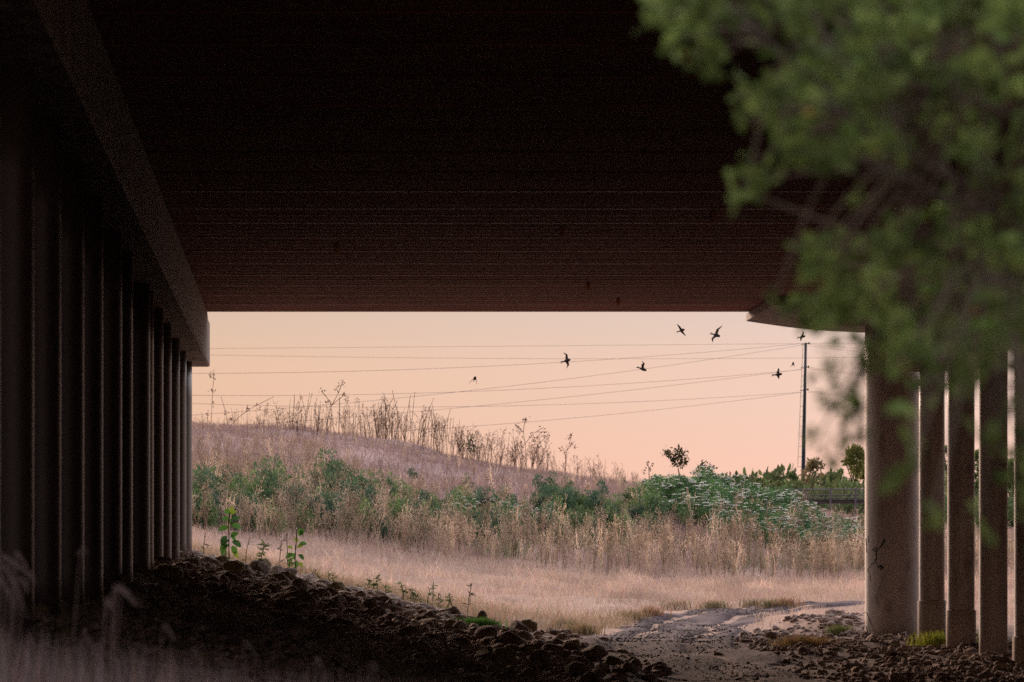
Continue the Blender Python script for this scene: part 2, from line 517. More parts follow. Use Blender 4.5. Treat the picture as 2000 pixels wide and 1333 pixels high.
badd(mb, 'board_line', M_seam, deck)
mb = MB()
mb.box(-46, 46, y1 - .3, y1 + .02, ZS + .56, ZS + 1.35); mb.box(-46, 46, y0 - .02, y0 + .3, ZS + .56, ZS + 1.35)
badd(mb, 'parapet', M_concrete)
# left bent: cap and thirteen columns
mb = MB()
def capsec(y, zt):
    return [(-2.30 - SK*y, y, 3.17), (-1.52 - SK*y, y, 3.17), (-1.50 - SK*y, y, 3.19), (-1.50 - SK*y, y, zt), (-2.30 - SK*y, y, zt)]
mb.loft([capsec(14.3, ZS - .012), capsec(54.9, ZS - .012), capsec(55.3, ZS - .09), capsec(56.2, ZS - .09)])
badd(mb, 'bent_cap', M_cap)
def column(u, y, r, zb, zt, mat=M_column, sleeve=None):
    mb = MB()
    x = u - SK * y
    zs = np.linspace(zb, zt, 7)
    mb.tube([(x, y, z) for z in zs], [r] * 7, 40)
    o = badd(mb, 'column', mat, smooth_sh=False)
    for p in o.data.polygons: p.use_smooth = len(p.vertices) == 4
    if sleeve:
        mb = MB(); mb.tube([(x, y, zb), (x, y, sleeve - .012), (x, y, sleeve)], [r + .018, r + .018, r + .004], 40)
        s = badd(mb, 'sleeve', M_sleeve, o, label='lighter collar around the column foot')
        for p in s.data.polygons: p.use_smooth = len(p.vertices) == 4
    return o
M_sleeve = noise_mat('pale_concrete', (.40, .34, .30), (.52, .45, .40), 2.5, .85, .2)
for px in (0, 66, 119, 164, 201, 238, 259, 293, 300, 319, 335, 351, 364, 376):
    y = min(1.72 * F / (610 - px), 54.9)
    column(-1.89, y, .17, Hs(-1.89 - SK*y, y) - .4, 3.18, M_column_shaded)
for yc in (18.7, 16.2): column(-1.89, yc, .17, -1.2, 3.18, M_column_shaded)
# right bent
mb = MB()
us = [6.24, 6.24, 6.50, 6.82, 7.12, 7.44, 7.92, 8.38]; zz = [ZS - .012, 3.775, 3.735, 3.69, 3.655, 3.63, 3.61, 3.61]
us2 = us + [16.3 - a for a in us[::-1][1:]]; zz2 = zz + zz[::-1][1:]
def rsec(y): return [(a - SK*y, y, b) for a, b in zip(us2, zz2)]
mb.loft([rsec(52.0), rsec(55.25)][::-1])
badd(mb, 'pier_cap', M_cap)
mb = MB()
mb.box(7.75, 8.55, 14.3, 51.9, 2.86, ZS - .014, SK)
badd(mb, 'bent_cap', M_rough, bevel=.02)
column(8.15, 54.0, .38, -1.3, 3.62)
for px, sl in ((1820, -.22), (1877, -.33), (1940, None), (2010, -.6), (2092, -.5), (2186, -.6), (2300, -.7), (2440, -.7)):
    y = 8.15 * F / (px - 610)
    column(8.15, y, .17 if px > 1850 else .168, Hs(8.15 - SK*y, y) - .4, 2.87, sleeve=sl)
# graffiti strokes on the thick column
M_paint = noise_mat('faded_black_paint', (.03, .03, .035), (.06, .06, .06), 10, .8, 0)
def on_col(px, py, lift=.004):
    cx, cy, r = 8.15 - SK*54, 54.0, .38 + lift
    x = (px - 1000) * 53.7 / F
    dx = max(-r, min(r, x - cx))
    return Vector((cx + dx, cy - math.sqrt(max(r*r - dx*dx, 0)), (HOR - py) * 53.7 / F))
def stroke(pts, w):
    mb = MB()
    q = []
    for a, b in zip(pts[:-1], pts[1:]):
        for s in range(4): q.append((a[0] + (b[0]-a[0])*s/4, a[1] + (b[1]-a[1])*s/4))
    q.append(pts[-1])
    mb.tube([on_col(*p, .001) for p in q], [w] * len(q), 6)
    return mb
gm = MB()
for pts, w in (([(1728, 1056), (1722, 1065), (1714, 1073), (1709, 1078), (1705, 1074), (1708, 1070), (1713, 1072)], .006), ([(1726, 1054), (1720, 1068)], .009), ([(1711, 1078), (1712, 1090), (1709, 1097), (1714, 1104), (1719, 1109)], .005),
               ([(1714, 1109), (1719, 1105), (1724, 1109), (1719, 1112)], .011), ([(1696, 1113), (1700, 1120), (1701, 1136)], .003), ([(1706, 1098), (1697, 1113)], .003), ([(1694, 1052), (1695, 1080)], .004), ([(1697, 1048), (1698, 1060)], .004)):
    s = stroke(pts, w); n = len(gm.v); gm.v += s.v; gm.f += [tuple(i + n for i in f) for f in s.f]
bigcol = [o for o in bridge.children if o.name.startswith('column')][15]
for o in bridge.children:
    if o.name.startswith('column') and abs(o.data.vertices[0].co.y - 54.0) < .5 and o.data.vertices[0].co.x > 0 and len(o.children) == 0: bigcol = o
badd(gm, 'painted_scrawl', M_paint, bigcol, label='black scrawl painted on the thick column')

# mud nests stuck below the deck
M_mud = noise_mat('dried_mud', (.42, .20, .11), (.6, .30, .16), 20, .95, .6)
def ico(sub, seed, sx=1, sy=1, sz=1, amp=.18, fr=1.4, flat=0):
    import bmesh
    bm = bmesh.new(); bmesh.ops.create_icosphere(bm, subdivisions=sub, radius=1)
    v = np.array([p.co[:] for p in bm.verts]); t = np.array([[q.index for q in f.verts] for f in bm.faces]); bm.free()
    rg = np.random.default_rng(seed)
    k = rg.normal(size=(5, 3)) * fr; ph = rg.uniform(0, 6, 5)
    d = sum(np.sin(v @ k[i] + ph[i]) for i in range(5)) / 5
    v = v * (1 + amp * 2 * d)[:, None]
    k = rg.normal(size=(6, 3)) * fr * 3.2; ph = rg.uniform(0, 6, 6)
    v = v * (1 + amp * .55 * sum(np.sin(v @ k[i] + ph[i]) for i in range(6)) / 3)[:, None]
    for i in range(5):          # a few planes shear the stone flat
        nrm = rg.normal(size=3); nrm /= np.linalg.norm(nrm); h = rg.uniform(.62, .85)
        e = v @ nrm - h; v = v - np.where(e > 0, e * flat, 0)[:, None] * nrm
    return v * np.array([sx, sy, sz]), t
for i, (px, py) in enumerate(((657, 478), (1150, 552), (1208, 583), (1097, 445), (1392, 412))):
    D = ZS * F / (HOR - py)
    v, t = ico(3, 50 + i, .03, .04, .055, .2, 2.2)
    v[:, 2] -= .03
    o = link('mud_nest', mesh_np('mud_nest', v, t, M_mud, None, True), label=('small rusty mud nest stuck under the bridge deck, ' + ['near the left cap', 'low above the middle of the opening', 'lowest and farthest right over the opening', 'upper one right of centre', 'highest one beside the hanging leaves'][i]), category='nest', group='mud nests under the deck')
    o.location = ((px - 1000) * D / F, D, ZS - .02)

# ------------------------------------------------------------------ riprap
M_rock = noise_mat('dusty_brown_stone', (.27, .205, .17), (.45, .355, .30), 9, .95, 1.0, c3=(.50, .42, .36), bumpdist=.05, scale2=14)
M_pale = noise_mat('pale_stone', (.30, .27, .265), (.46, .42, .41), 5, .85, .4)
M_moss = noise_mat('mossy_stone', (.17, .145, .08), (.30, .26, .15), 7, .95, .5)
protos = []
for i in range(10):
    rg = np.random.default_rng(100 + i)
    v, t = ico(3, 200 + i, rg.uniform(.85, 1.25), rg.uniform(.75, 1.05), rg.uniform(.6, .95), .21, 1.7, .9)
    protos.append(mesh_np('rock', v, t, M_rock if i < 8 else M_moss, None, True))
roughp = [ico(2, 350 + i, 1.1, .9, .7, .34, 2.6, .3) for i in range(8)]
lowp = [ico(2, 300 + i, 1.1, .9, .7, .16, 1.4, .8) for i in range(8)]
# candidates
cand = []
rr = random.Random(11)
for _ in range(30000):
    y = rr.uniform(22, 56.2)
    u = rr.uniform(-2.4, 4.3)
    dens = 1.0 if u < 2.2 else max(0, 1 - (u - 2.2) / 2.0) * .45
    if y > 55.3 and u > 2: continue
    if rr.random() > dens: continue
    s = min(.11, .03 + abs(rr.gauss(0, .032))) if rr.random() > .025 else rr.uniform(.10, .15)
    s *= min(1, .42 + .58 * (y - 22) / 24)
    if y > 40 and rr.random() < .45: continue
    cand.append((s, u, y))
def vis(c):
    s, u, y = c; x = u - SK*y; px = 1000 + x * F / y; py = HOR - Hs(x, y) * F / y
    return -5 < px < 2005 and py < 1345
seen = [c for c in cand if vis(c)]
rest = [c for c in cand if not vis(c)]
seen.sort(key=lambda c: -c[0] / c[2])
top, small = seen[:285], seen[285:] + rest[:400]
def place_rock(me, s, x, y, label, group='riprap stones on the slope', lift=.35, rz=None, sc=(1, 1, 1)):
    o = link('rock', me, label=label, category='rock')
    if group: o['group'] = group
    o.location = (x, y, Hs(x, y) + s * lift)
    o.rotation_euler = (rr.uniform(-.35, .35), rr.uniform(-.35, .35), rr.uniform(0, 6.28) if rz is None else rz)
    o.scale = (s * sc[0], s * sc[1], s * sc[2])
    return o
for s, u, y in top:
    i = rr.randrange(10)
    place_rock(protos[i], s, u - SK*y, y, 'dusty brown rounded stone in the riprap slope beneath the bridge' if i < 8 else 'mossy olive brown stone in the riprap slope beneath the bridge', 'riprap stones on the slope' if i < 8 else 'mossy riprap stones')
special = [(408, 1106, .125, 'pale grey rounded stone at the top of the riprap beside the last left column', M_pale, (1, 1, 1)),
           (942, 1222, .125, 'upright pointed brown stone left of the bright green tuft', M_rock, (.8, .8, 1.5)),
           (838, 1218, .14, 'rounded brown stone just left of the upright pointed stone', M_rock, (1, 1, 1)),
           (1000, 1278, .17, 'large peaked dark stone in the front of the rubble at the middle', M_rock, (1, 1, 1.45)),
           (950, 1258, .18, 'wide flat topped dark block left of the large peaked stone', M_rock, (1.3, 1, .8)),
           (1080, 1288, .16, 'large rounded dark stone right of the large peaked stone', M_rock, (1, 1, 1.1)),
           (1160, 1292, .18, 'broad sloping dark boulder at the edge of the dirt track', M_rock, (1.35, 1, .9)),
           (1113, 1282, .12, 'rounded dark stone leaning between two larger ones near the track', M_rock, (1, 1, 1.05)),
           (1075, 1268, .12, 'low dark slab behind the rounded dark boulders', M_rock, (1.5, 1, .6)),
           (955, 1290, .11, 'short upright dark stone below the flat topped block', M_rock, (.85, .9, 1.25)),
           (1282, 1318, .15, 'wide dark boulder lying farthest right on the track edge', M_rock, (1.5, 1, .75)),
           (1240, 1310, .10, 'small rounded stone beside the wide boulder on the track edge', M_rock, (1, 1, 1)),
           (1128, 1322, .14, 'dark mound shaped stone at the bottom edge of the photo', M_rock, (1.3, 1, .9))]
for i, (px, py, s, lab, mt, sc) in enumerate(special):
    p = hit(px, py)
    v, t = ico(3, 400 + i, 1.05, .95, .85, .13, 1.4, .8)
    o = place_rock(mesh_np('rock', v, t, mt, None, True), s * .85, p.x, p.y, lab, None, .55, rr.uniform(0, 6), sc)
    o.rotation_euler = (0.05, .05, rr.uniform(0, 6))
def scatter_lumps(lst, name, mat, src=None, sm=True, lift=0, **kw):
    V, T, n = [], [], 0
    src = src or lowp
    for s, x, y in lst:
        v, t = src[rr.randrange(len(src))]
        a = rr.uniform(0, 6.28); ca, sa = math.cos(a), math.sin(a)
        w = v * s * np.array([rr.uniform(.8, 1.2), 1, rr.uniform(.7, 1.2)])
        w = np.stack([w[:, 0]*ca - w[:, 1]*sa, w[:, 0]*sa + w[:, 1]*ca, w[:, 2]], 1) + np.array([x, y, Hs(x, y) + s*.25 + lift])
        V.append(w); T.append(t + n); n += len(v)
    return link(name, mesh_np(name, np.concatenate(V), np.concatenate(T), mat, None, sm), **kw)
scatter_lumps([(s, u - SK*y, y) for s, u, y in small[:13000]], 'small_riprap', M_rock, label='small brown stones and rubble filling the slope between the larger stones', category='rubble', kind='stuff')
# clods of soil on the right bank
M_clod = noise_mat('brown_soil_clods', (.17, .13, .112), (.36, .285, .25), 7, .97, .8, bumpdist=.03)
lst = []
for _ in range(11000):
    y = rr.uniform(38, 58); u = rr.uniform(3.6, 9.2)
    k = min(1, max(0.0, (u - 4.8 + .12*(50-y)*0) / 2.0))
    if y > 55.5 and not (6.9 < u < 9): continue
    if rr.random() > k: continue
    s = .012 + abs(rr.gauss(0, .02)) * (1.6 if rr.random() < .1 else 1)
    lst.append((min(s, .11), u - SK*y, y))
in_ = track_mask(np.array([a[1] for a in lst]), np.array([a[2] for a in lst]))
lst = [a for a, b in zip(lst, in_) if not b or rr.random() < .06]
scatter_lumps(lst, 'soil_clods', M_clod, roughp, False, label='loose brown soil clods heaped around the right hand columns', category='soil', kind='stuff')
lst = []
for _ in range(16000):
    y = rr.uniform(40, 72); u = rr.uniform(2.2, 8.2)
    lst.append((.005 + abs(rr.gauss(0, .007)), u - SK*y, y))
in_ = track_mask(np.array([a[1] for a in lst]), np.array([a[2] for a in lst]))
lst = [a for a, b in zip(lst, in_) if b and vnoise(a[1]*1.1, a[2]*.6, 91) > -.35]
M_grav = noise_mat('grey_gravel', (.06, .05, .051), (.17, .14, .138), 7, .95, .3)
scatter_lumps([(s, x, y) for s, x, y in lst], 'track_gravel', M_grav, src=[ico(1, 380 + i, 1.2, .9, .7, .3, 2, .3) for i in range(6)], sm=False, lift=.034, label='loose gravel strewn over the dirt track', category='gravel', kind='stuff')

# ------------------------------------------------------------------ vegetation
V_dry = veg_mat('dry_straw', .3)
V_green = veg_mat('green_leaf', .35)
V_dark = veg_mat('woody_stem', 0)
V_pet = veg_mat('white_petals', .3)

def field_points(n, y0, y1, margin=2.0, pw=1.0):
    t = rng.uniform(0, 1, n) ** pw
    y = y0 + (y1 - y0) * t
    hw0 = -1000 * y / F - margin; hw1 = 1000 * y / F + margin
    x = hw0 + (hw1 - hw0) * rng.uniform(0, 1, n)
    return x, y

# 1. short dry grass
n = 270000
x, y = field_points(n, 55.0, 129, 2.5, .8)
u = x + SK*y
keep = ~((y < 56.3 + .7*vnoise(x*1.1, y*0, 30)) )
keep &= ~(track_mask(x, y) & (rng.uniform(0, 1, n) > .03))
keep &= ~((y < 60.5) & (u > 4.2) & (u < 6.5) & (rng.uniform(0, 1, n) > .25))
patch = vnoise(x*.7, y*.35, 31)
keep &= rng.uniform(-1.0, 1, n) < patch * 1.3 + .5 + .5 * vnoise(x*2.3, y*1.3, 37)
x, y = x[keep], y[keep]; n = len(x)
z = H(x, y)
hgt = (.16 + .16 * rng.uniform(0, 1, n)) * (1 + .45 * vnoise(x*.9, y*.4, 32)) * np.interp(y, [56, 64, 80, 100, 118, 128], [.85, .6, 1.0, 1.4, .9, .6])
hk = smooth((y - 84) / 12)[:, None]
clump = vnoise(x*1.9, y*1.1, 35)
hgt = hgt * (1 + .45 * clump)
big = (1 + .28 * vnoise(x*.35, y*.6, 34) + .3*clump + .15*vnoise(x*4.5, y*2.5, 36))[:, None]
c = big * colvar((.53, .41, .315), n, .3, alt=(.45, .345, .30)) * (1 - hk) + colvar((.35, .255, .215), n, .3, alt=(.25, .185, .19)) * hk
gr = (vnoise(x*1.3, y*.7, 33) > .55) & (y < 70)
c[gr] = c[gr] * .4 + np.array([.16, .17, .07]) * .6
vb = VB(); vb.add(blades(np.stack([x, y, z], 1), hgt, rng.uniform(.2, 1.5, n), np.interp(y, [56, 128], [.006, .014]), rng), c)
link('dry_grass', vb.mesh('dry_grass', V_dry), label='short pinkish dry grass covering the field and hill', category='grass', kind='stuff')

# 2. dry weed prototypes
def weed_proto(seed, h=1.3, nb=14, spread=.35, bushy=1.0, col=(.30, .20, .15), r=.006):
    rg = np.random.default_rng(seed)
    s0, s1, ra, rb = [], [], [], []
    nst = rg.integers(2, 5)
    tips = []
    for k in range(nst):
        a = rg.uniform(0, 6.28); ln = rg.uniform(.05, spread)
        hh = h * rg.uniform(.6, 1.0)
        pts = [np.array([0., 0, -.05])]
        for j in range(1, 6):
            t = j / 5
            pts.append(np.array([math.cos(a)*ln*hh*t**1.4, math.sin(a)*ln*hh*t**1.4, hh*t]) + rg.normal(0, .012, 3) * h)
        for j in range(5):
            s0.append(pts[j]); s1.append(pts[j+1]); ra.append(r*(1.15-.17*j)); rb.append(r*(1.15-.17*(j+1)))
        for q in range(int(nb * bushy)):
            t = rg.uniform(.25, .98); j = min(int(t*5), 4); f = t*5 - j
            p = pts[j]*(1-f) + pts[j+1]*f
            a2 = rg.uniform(0, 6.28); L = h * rg.uniform(.08, .3) * (1.15 - t*.7)
            d = np.array([math.cos(a2)*.55, math.sin(a2)*.55, rg.uniform(.5, 1.1)]); d /= np.linalg.norm(d)
            e = p + d*L
            s0.append(p); s1.append(e); ra.append(r*.45); rb.append(r*.25)
            for w in range(rg.integers(1, 4)):
                t2 = rg.uniform(.3, 1.); p2 = p + d*L*t2
                d2 = d + rg.normal(0, .45, 3); d2 /= np.linalg.norm(d2)
                e2 = p2 + d2*L*rg.uniform(.25, .55)
                s0.append(p2); s1.append(e2); ra.append(r*.3); rb.append(r*.2); tips.append(e2)
            tips.append(e)
    vb = VB()
    m = len(s0)
    vb.add(sticks(np.array(s0), np.array(s1), np.array(ra), np.array(rb)), colvar(col, m, .2, rg))
    tips = np.array(tips); k = len(tips)
    vb.add(leaves(tips, rg.normal(size=(k, 3)) + np.array([0, 0, .8]), .035, .018, rg=rg), colvar(np.array(col)*1.05, k, .25, rg))
    return vb
def spike_proto(seed, h=1.2, col=(.15, .095, .07), r=.006):
    """upright stalk crowded with short seed clusters"""
    rg = np.random.default_rng(seed); vb = VB()
    s0, s1 = [], []
    for k in range(rg.integers(1, 3)):
        a = rg.uniform(0, 6.28); ln = rg.uniform(0, .3); hh = h * rg.uniform(.7, 1)
        b = np.array([math.cos(a)*.05, math.sin(a)*.05, 0])
        e = b + np.array([math.cos(a)*ln, math.sin(a)*ln, 1.]) * hh
        m1 = (b+e)/2 + rg.normal(0, .015, 3)
        s0 += [b - [0, 0, .05], m1]; s1 += [m1, e]
        q = 18
        t = rg.uniform(.3, 1, q)[:, None]
        c = np.where(t < .5, b + (m1-b)*t*2, m1 + (e-m1)*(t-.5)*2)
        vb.add(leaves(c, rg.normal(size=(q, 3)) + np.array([0, 0, 1.2]), rg.uniform(.03, .10, q) * (1.25 - t[:, 0]), .012, rg=rg), colvar(col, q, .25, rg))
    vb.add(sticks(np.array(s0), np.array(s1), r, r*.6), colvar(col, len(s0), .15, rg))
    return vb

tan_p = [weed_proto(500+i, 1.25, [12, 5, 14, 4, 9, 12, 6][i], [.38, .2, .4, .25, .5, .35, .3][i], col=[(.44, .34, .245), (.62, .52, .41), (.34, .26, .18), (.58, .47, .35), (.43, .345, .26), (.30, .225, .16), (.54, .44, .33)][i], r=[.006, .010, .006, .010, .007, .006, .009][i]) for i in range(7)]
tan_m = [p.mesh('dry_weed', V_dry) for p in tan_p]
sky_p = [weed_proto(520+i, 1.1, 7, .26, col=(.15, .095, .07), r=.0068) for i in range(5)] + [spike_proto(530+i, 1.15) for i in range(5)]
sky_m = [p.mesh('dry_weed', V_dry) for p in sky_p]

def merge_protos(plist, xs_, ys_, scl, name, mat, tint=None, **kw):
    V, T, Cc, n = [], [], [], 0
    arrs = [p.arrays() for p in plist]
    for i in range(len(xs_)):
        v, t, c = arrs[random.randrange(len(arrs))]
        a = random.uniform(0, 6.28); ca, sa = math.cos(a), math.sin(a); s = scl[i]
        w = np.stack([v[:, 0]*ca - v[:, 1]*sa, v[:, 0]*sa + v[:, 1]*ca, v[:, 2]], 1) * s + np.array([xs_[i], ys_[i], Hs(xs_[i], ys_[i])])
        k = random.uniform(.6, 1.4)
        V.append(w); T.append(t + n); n += len(v); Cc.append(np.clip(c * k * (1 if tint is None else tint[i]), 0, 1))
    return link(name, mesh_np(name, np.concatenate(V), np.concatenate(T), mat, np.concatenate(Cc)), **kw)

# the thick band of tall tan weeds at the foot of the hill
xs_, ys_ = [], []
while len(xs_) < 1900:
    y = random.uniform(68, 107); x = random.uniform(-y*1000/F - 2, y*1000/F + 2)
    foot = float(np.interp(x, [-13, -7, -3, 3, 9, 16], [70, 80, 86, 88, 89, 93]))
    if y < foot: continue
    d = math.exp(-max(0, y - foot - 5) / float(np.interp(x, [-8, -2, 4], [13, 8, 5.5]))) * (.5 + .5*float(vnoise(x*.5, y*.3, 41)))
    if random.random() < d: xs_.append(x); ys_.append(y)
order = sorted(range(len(xs_)), key=lambda i: ys_[i])
ind, oth = order[:140], order[140:]
merge_protos(tan_p, [xs_[i] for i in oth], [ys_[i] for i in oth], [random.uniform(.45, 1.0) for _ in oth], 'weed_thicket', V_dry, label='thicket of tall tan dry weeds along the foot of the hill', category='weeds', kind='stuff')
for i in ind:
    o = link('dry_weed', tan_m[random.randrange(7)], label='tall tan branching dry weed along the front of the thicket at the hill foot', category='weed', group='tan dry weeds in front of the thicket')
    o.location = (xs_[i], ys_[i], Hs(xs_[i], ys_[i])); o.rotation_euler = (random.uniform(-.12, .12), random.uniform(-.15, .15), random.uniform(0, 6.28))
    s = random.uniform(.5, .95); o.scale = (s, s, s)
# thinner, lower weeds over the upper slope
xs_, ys_ = [], []
for _ in range(700):
    y = random.uniform(104, 127); x = random.uniform(-y*1000/F - 2, y*560/F)
    xs_.append(x); ys_.append(y)
merge_protos(tan_p, xs_, ys_, [random.uniform(.25, .5) for _ in xs_], 'slope_weeds', V_dry, label='low mauve tan dry weeds scattered over the upper slope', category='weeds', kind='stuff')

# skyline weeds, each one standing on the crest
sk = []
def crest(px):
    best = None
    for D in np.arange(112, 150, 1.0):
        x = (px - 1000) * D / F; r = Hs(x, D) / D
        if best is None or r > best[0]: best = (r, D, x)
    return best
def dens_sky(px):
    return float(np.interp(px, [380, 500, 540, 600, 700, 760, 850, 900, 960, 1060, 1080, 1130, 1200, 1250], [.12, .3, 1, .9, .9, 1, .9, .9, .8, .9, .5, .4, .5, .3]))
def h_sky(px):
    return float(np.interp(px, [380, 500, 560, 650, 720, 760, 830, 880, 950, 1000, 1050, 1080, 1150, 1250], [.5, .5, .85, .85, .9, 1.25, 1.2, .95, .95, 1.0, 1.1, .8, .8, .5]))
tries = 0
while len(sk) < 292 and tries < 5000:
    tries += 1
    px = random.uniform(380, 1250)
    if random.random() > dens_sky(px): continue
    sk.append(px)
for i, px in enumerate(sk):
    r, D, x = crest(px)
    y = D + random.uniform(-2.5, 2.0); x = (px - 1000) * y / F
    k = random.randrange(10) if px < 1060 else random.randrange(6)
    if 1000 < px < 1060 and random.random() < .7: k = random.randrange(5)
    tall = random.random() < .3
    o = link('skyline_weed', sky_m[k], label='thin brown dried weed stalk standing along the crest of the hill against the sky', category='weed', group='dried weeds on the crest of the hill')
    o.location = (x, y, Hs(x, y) - .02); o.rotation_euler = (random.uniform(-.08, .08), random.uniform(-.1, .1), random.uniform(0, 6.28))
    s = 1.25 * h_sky(px) * (random.uniform(.85, 1.15) if tall else random.uniform(.45, .8)); o.scale = (s*1.1, s*1.1, s)

# hand-placed skyline plants
def drawn_plant(name, D, segs, tufts, label, cat, col, r=.014, leafcol=None, leafn=14, leafL=.09, tuftR=.09, mat=V_dry, base=None):
    vb = VB(); rg = np.random.default_rng(abs(hash(label)) % 1000 if False else len(label) * 7)
    base = P(*segs[0][0], D)
    bz = Hs(base.x, D)
    def q(p, j=0): w = P(p[0], p[1], D); return np.array([w.x - base.x, j, w.z - bz])
    a, b, r0, r1 = [], [], [], []
    for s in segs:
        for p0, p1 in zip(s[:-1], s[1:]):
            a.append(q(p0, rg.normal(0, .03))); b.append(q(p1, rg.normal(0, .03)))
            f0 = p0[1]; r0.append(r); r1.append(r*.65)
        # root the first point in the ground
    vb.add(sticks(np.array([[0, 0, -.1]]), np.array([q(segs[0][0])]) + 1e-3, r, r), col)
    vb.add(sticks(np.array(a), np.array(b), np.array(r0), np.array(r1)), colvar(col, len(a), .1, rg))
    for t in tufts:
        c = q(t[:2]); R_ = t[2] * D / F
        m = max(6, int(leafn * (t[2] / 8)**1.5))
        pts = c + rg.normal(0, .45, (m, 3)) * R_
        vb.add(leaves(pts, rg.normal(size=(m, 3)) + [0, 0, .4], leafL, leafL*.45, rg=rg), colvar(leafcol or col, m, .25, rg))
    o = link(name, vb.mesh(name, mat), label=label, category=cat)
    o.location = (base.x, D, bz)
    return o
dk = (.16, .10, .075)
drawn_plant('skyline_weed', 126, [[(637, 846), (641, 815), (648, 792), (661, 768), (671, 742)], [(648, 792), (637, 775), (628, 765)], [(648, 792), (662, 780), (672, 772)], [(661, 768), (656, 757)]],
            [(630, 766, 7), (672, 771, 8), (668, 748, 6), (657, 757, 5), (640, 786, 4)], 'tall dried weed forking into three tufted branches above the crest', 'weed', dk)
drawn_plant('skyline_weed', 127, [[(412, 832), (414, 790), (416, 755), (418, 722)], [(404, 832), (407, 800)]], [(415, 735, 8), (414, 765, 6), (414, 790, 6), (404, 812, 5)], 'tall feathery dried weed nearest the last left column', 'weed', (.20, .14, .11), .010)
drawn_plant('skyline_weed', 126, [[(446, 836), (470, 812), (495, 795), (535, 775)], [(480, 806), (484, 790)]], [(500, 790, 4), (507, 800, 5), (484, 800, 3)], 'long dried stalk leaning far to the right over the crest', 'weed', (.20, .13, .10), .012)
drawn_plant('skyline_weed', 126, [[(447, 836), (441, 806), (432, 775)]], [(450, 822, 6), (440, 806, 4)], 'thin dried stalk curving left beside the long leaning stalk', 'weed', (.20, .13, .10), .010)
drawn_plant('skyline_weed', 124, [[(1028, 905), (1026, 870), (1022, 845), (1026, 815)], [(1024, 868), (1045, 845), (1062, 835)], [(1022, 845), (1006, 828)], [(1040, 900), (1050, 870), (1072, 848)]],
            [(1026, 822, 8), (1010, 838, 9), (1040, 858, 12), (1062, 845, 10), (1018, 870, 9), (1050, 880, 9)], 'widest bushy dried weed, near the right end of the crest row', 'weed', dk, .012)
drawn_plant('skyline_weed', 122, [[(1105, 925), (1104, 890), (1112, 868), (1118, 845)], [(1106, 895), (1098, 872)], [(1108, 880), (1122, 862)]], [(1114, 852, 8), (1120, 870, 7), (1100, 880, 6)], 'faint feathery dried weed right of the bushy one', 'weed', (.24, .15, .12), .009)
drawn_plant('dark_bush', 124, [[(919, 885), (919, 868)]], [(919, 876, 12), (918, 866, 8), (921, 858, 5)], 'small dark green bush standing among the dried stalks on the crest', 'bush', (.04, .05, .03), .012, (.045, .06, .035), 30)
drawn_plant('young_tree', 112, [[(1326, 925), (1324, 912), (1318, 900)], [(1324, 912), (1334, 896)], [(1320, 903), (1306, 888)], [(1325, 910), (1340, 900)], [(1306, 888), (1299, 883)], [(1318, 900), (1324, 878)], [(1330, 900), (1334, 886)], [(1318, 902), (1312, 894)]],
            [(1322, 888, 13), (1308, 886, 9), (1334, 890, 11), (1300, 884, 6), (1338, 900, 8), (1326, 879, 8), (1314, 896, 8), (1318, 904, 9), (1330, 908, 8), (1338, 906, 5)], 'small round crowned young tree rising above the flowering bank', 'tree', (.10, .07, .05), .02, (.06, .06, .03), 30, .10, mat=V_green)
drawn_plant('young_tree', 112, [[(1376, 932), (1376, 918), (1370, 910)], [(1376, 920), (1386, 912)], [(1380, 924), (1394, 914)]],
            [(1370, 908, 8), (1382, 912, 9), (1394, 914, 5), (1376, 920, 7), (1368, 916, 5)], 'smaller sparse young tree right of the round crowned one', 'tree', (.10, .07, .05), .016, (.07, .06, .035), 24, .09, mat=V_green)
for i, (px, top_) in enumerate(((1397, 924), (1412, 930), (1419, 922), (1426, 921), (1432, 926), (1438, 921), (1442, 930))):
    drawn_plant('dock_spike', 111, [[(px, 944), (px + (i % 3) - 1, top_)]], [(px, top_ + 8, 3.5), (px, top_ + 3, 2.5), (px, top_ + 14, 4)],
                'dark upright seed spike on the ridge right of the young trees', 'weed', (.05, .05, .045), .014, leafn=26, leafL=.05)['group'] = 'dark seed spikes on the ridge'
drawn_plant('weed', 110, [[(1268, 930), (1267, 915), (1265, 905)], [(1267, 916), (1274, 908)]], [(1265, 906, 3), (1274, 908, 3), (1260, 916, 4), (1256, 922, 5), (1270, 918, 5)], 'knobbly dark weed at the left end of the flowering bank', 'weed', (.08, .07, .05), .012, leafn=20, leafL=.07)

# 3. green shrubs on the slope
def shrub_proto(seed, h=.8, w=.6, n=900, cols=((.09, .16, .06), (.16, .25, .09)), L=.07):
    rg = np.random.default_rng(seed); vb = VB()
    nc = 11
    cs = []
    for k in range(nc):
        a = rg.uniform(0, 6.28); rr_ = w * .5 * math.sqrt(rg.uniform(0, 1)); hz = h * rg.uniform(.25, .95) * (1 - .5*(rr_/(w*.5))**2)
        cs.append((rr_*math.cos(a), rr_*math.sin(a), hz, rg.uniform(.10, .2) * (w+h)*.6))
    a_, b_ = [], []
    for c in cs:
        a_.append([c[0]*.1, c[1]*.1, -.05]); b_.append(c[:3])
    vb.add(sticks(np.array(a_), np.array(b_), .009, .004), (.12, .09, .06))
    for c in cs:
        m = n // nc
        p = rg.normal(size=(m, 3)); p /= np.linalg.norm(p, axis=1, keepdims=True)
        p = p * rg.uniform(.3, 1, (m, 1)) ** .6 * c[3] * np.array([1, 1, 1.2])
        f = rg.uniform(0, 1)
        col = np.array(cols[0])*(1-f) + np.array(cols[1])*f
        vb.add(leaves(p + np.array(c[:3]), p + rg.normal(0, .05, (m, 3)) + [0, 0, .06], rg.uniform(.6, 1.2, m)*L, L*.4, rg=rg), colvar(col, m, .3, rg))
    return vb
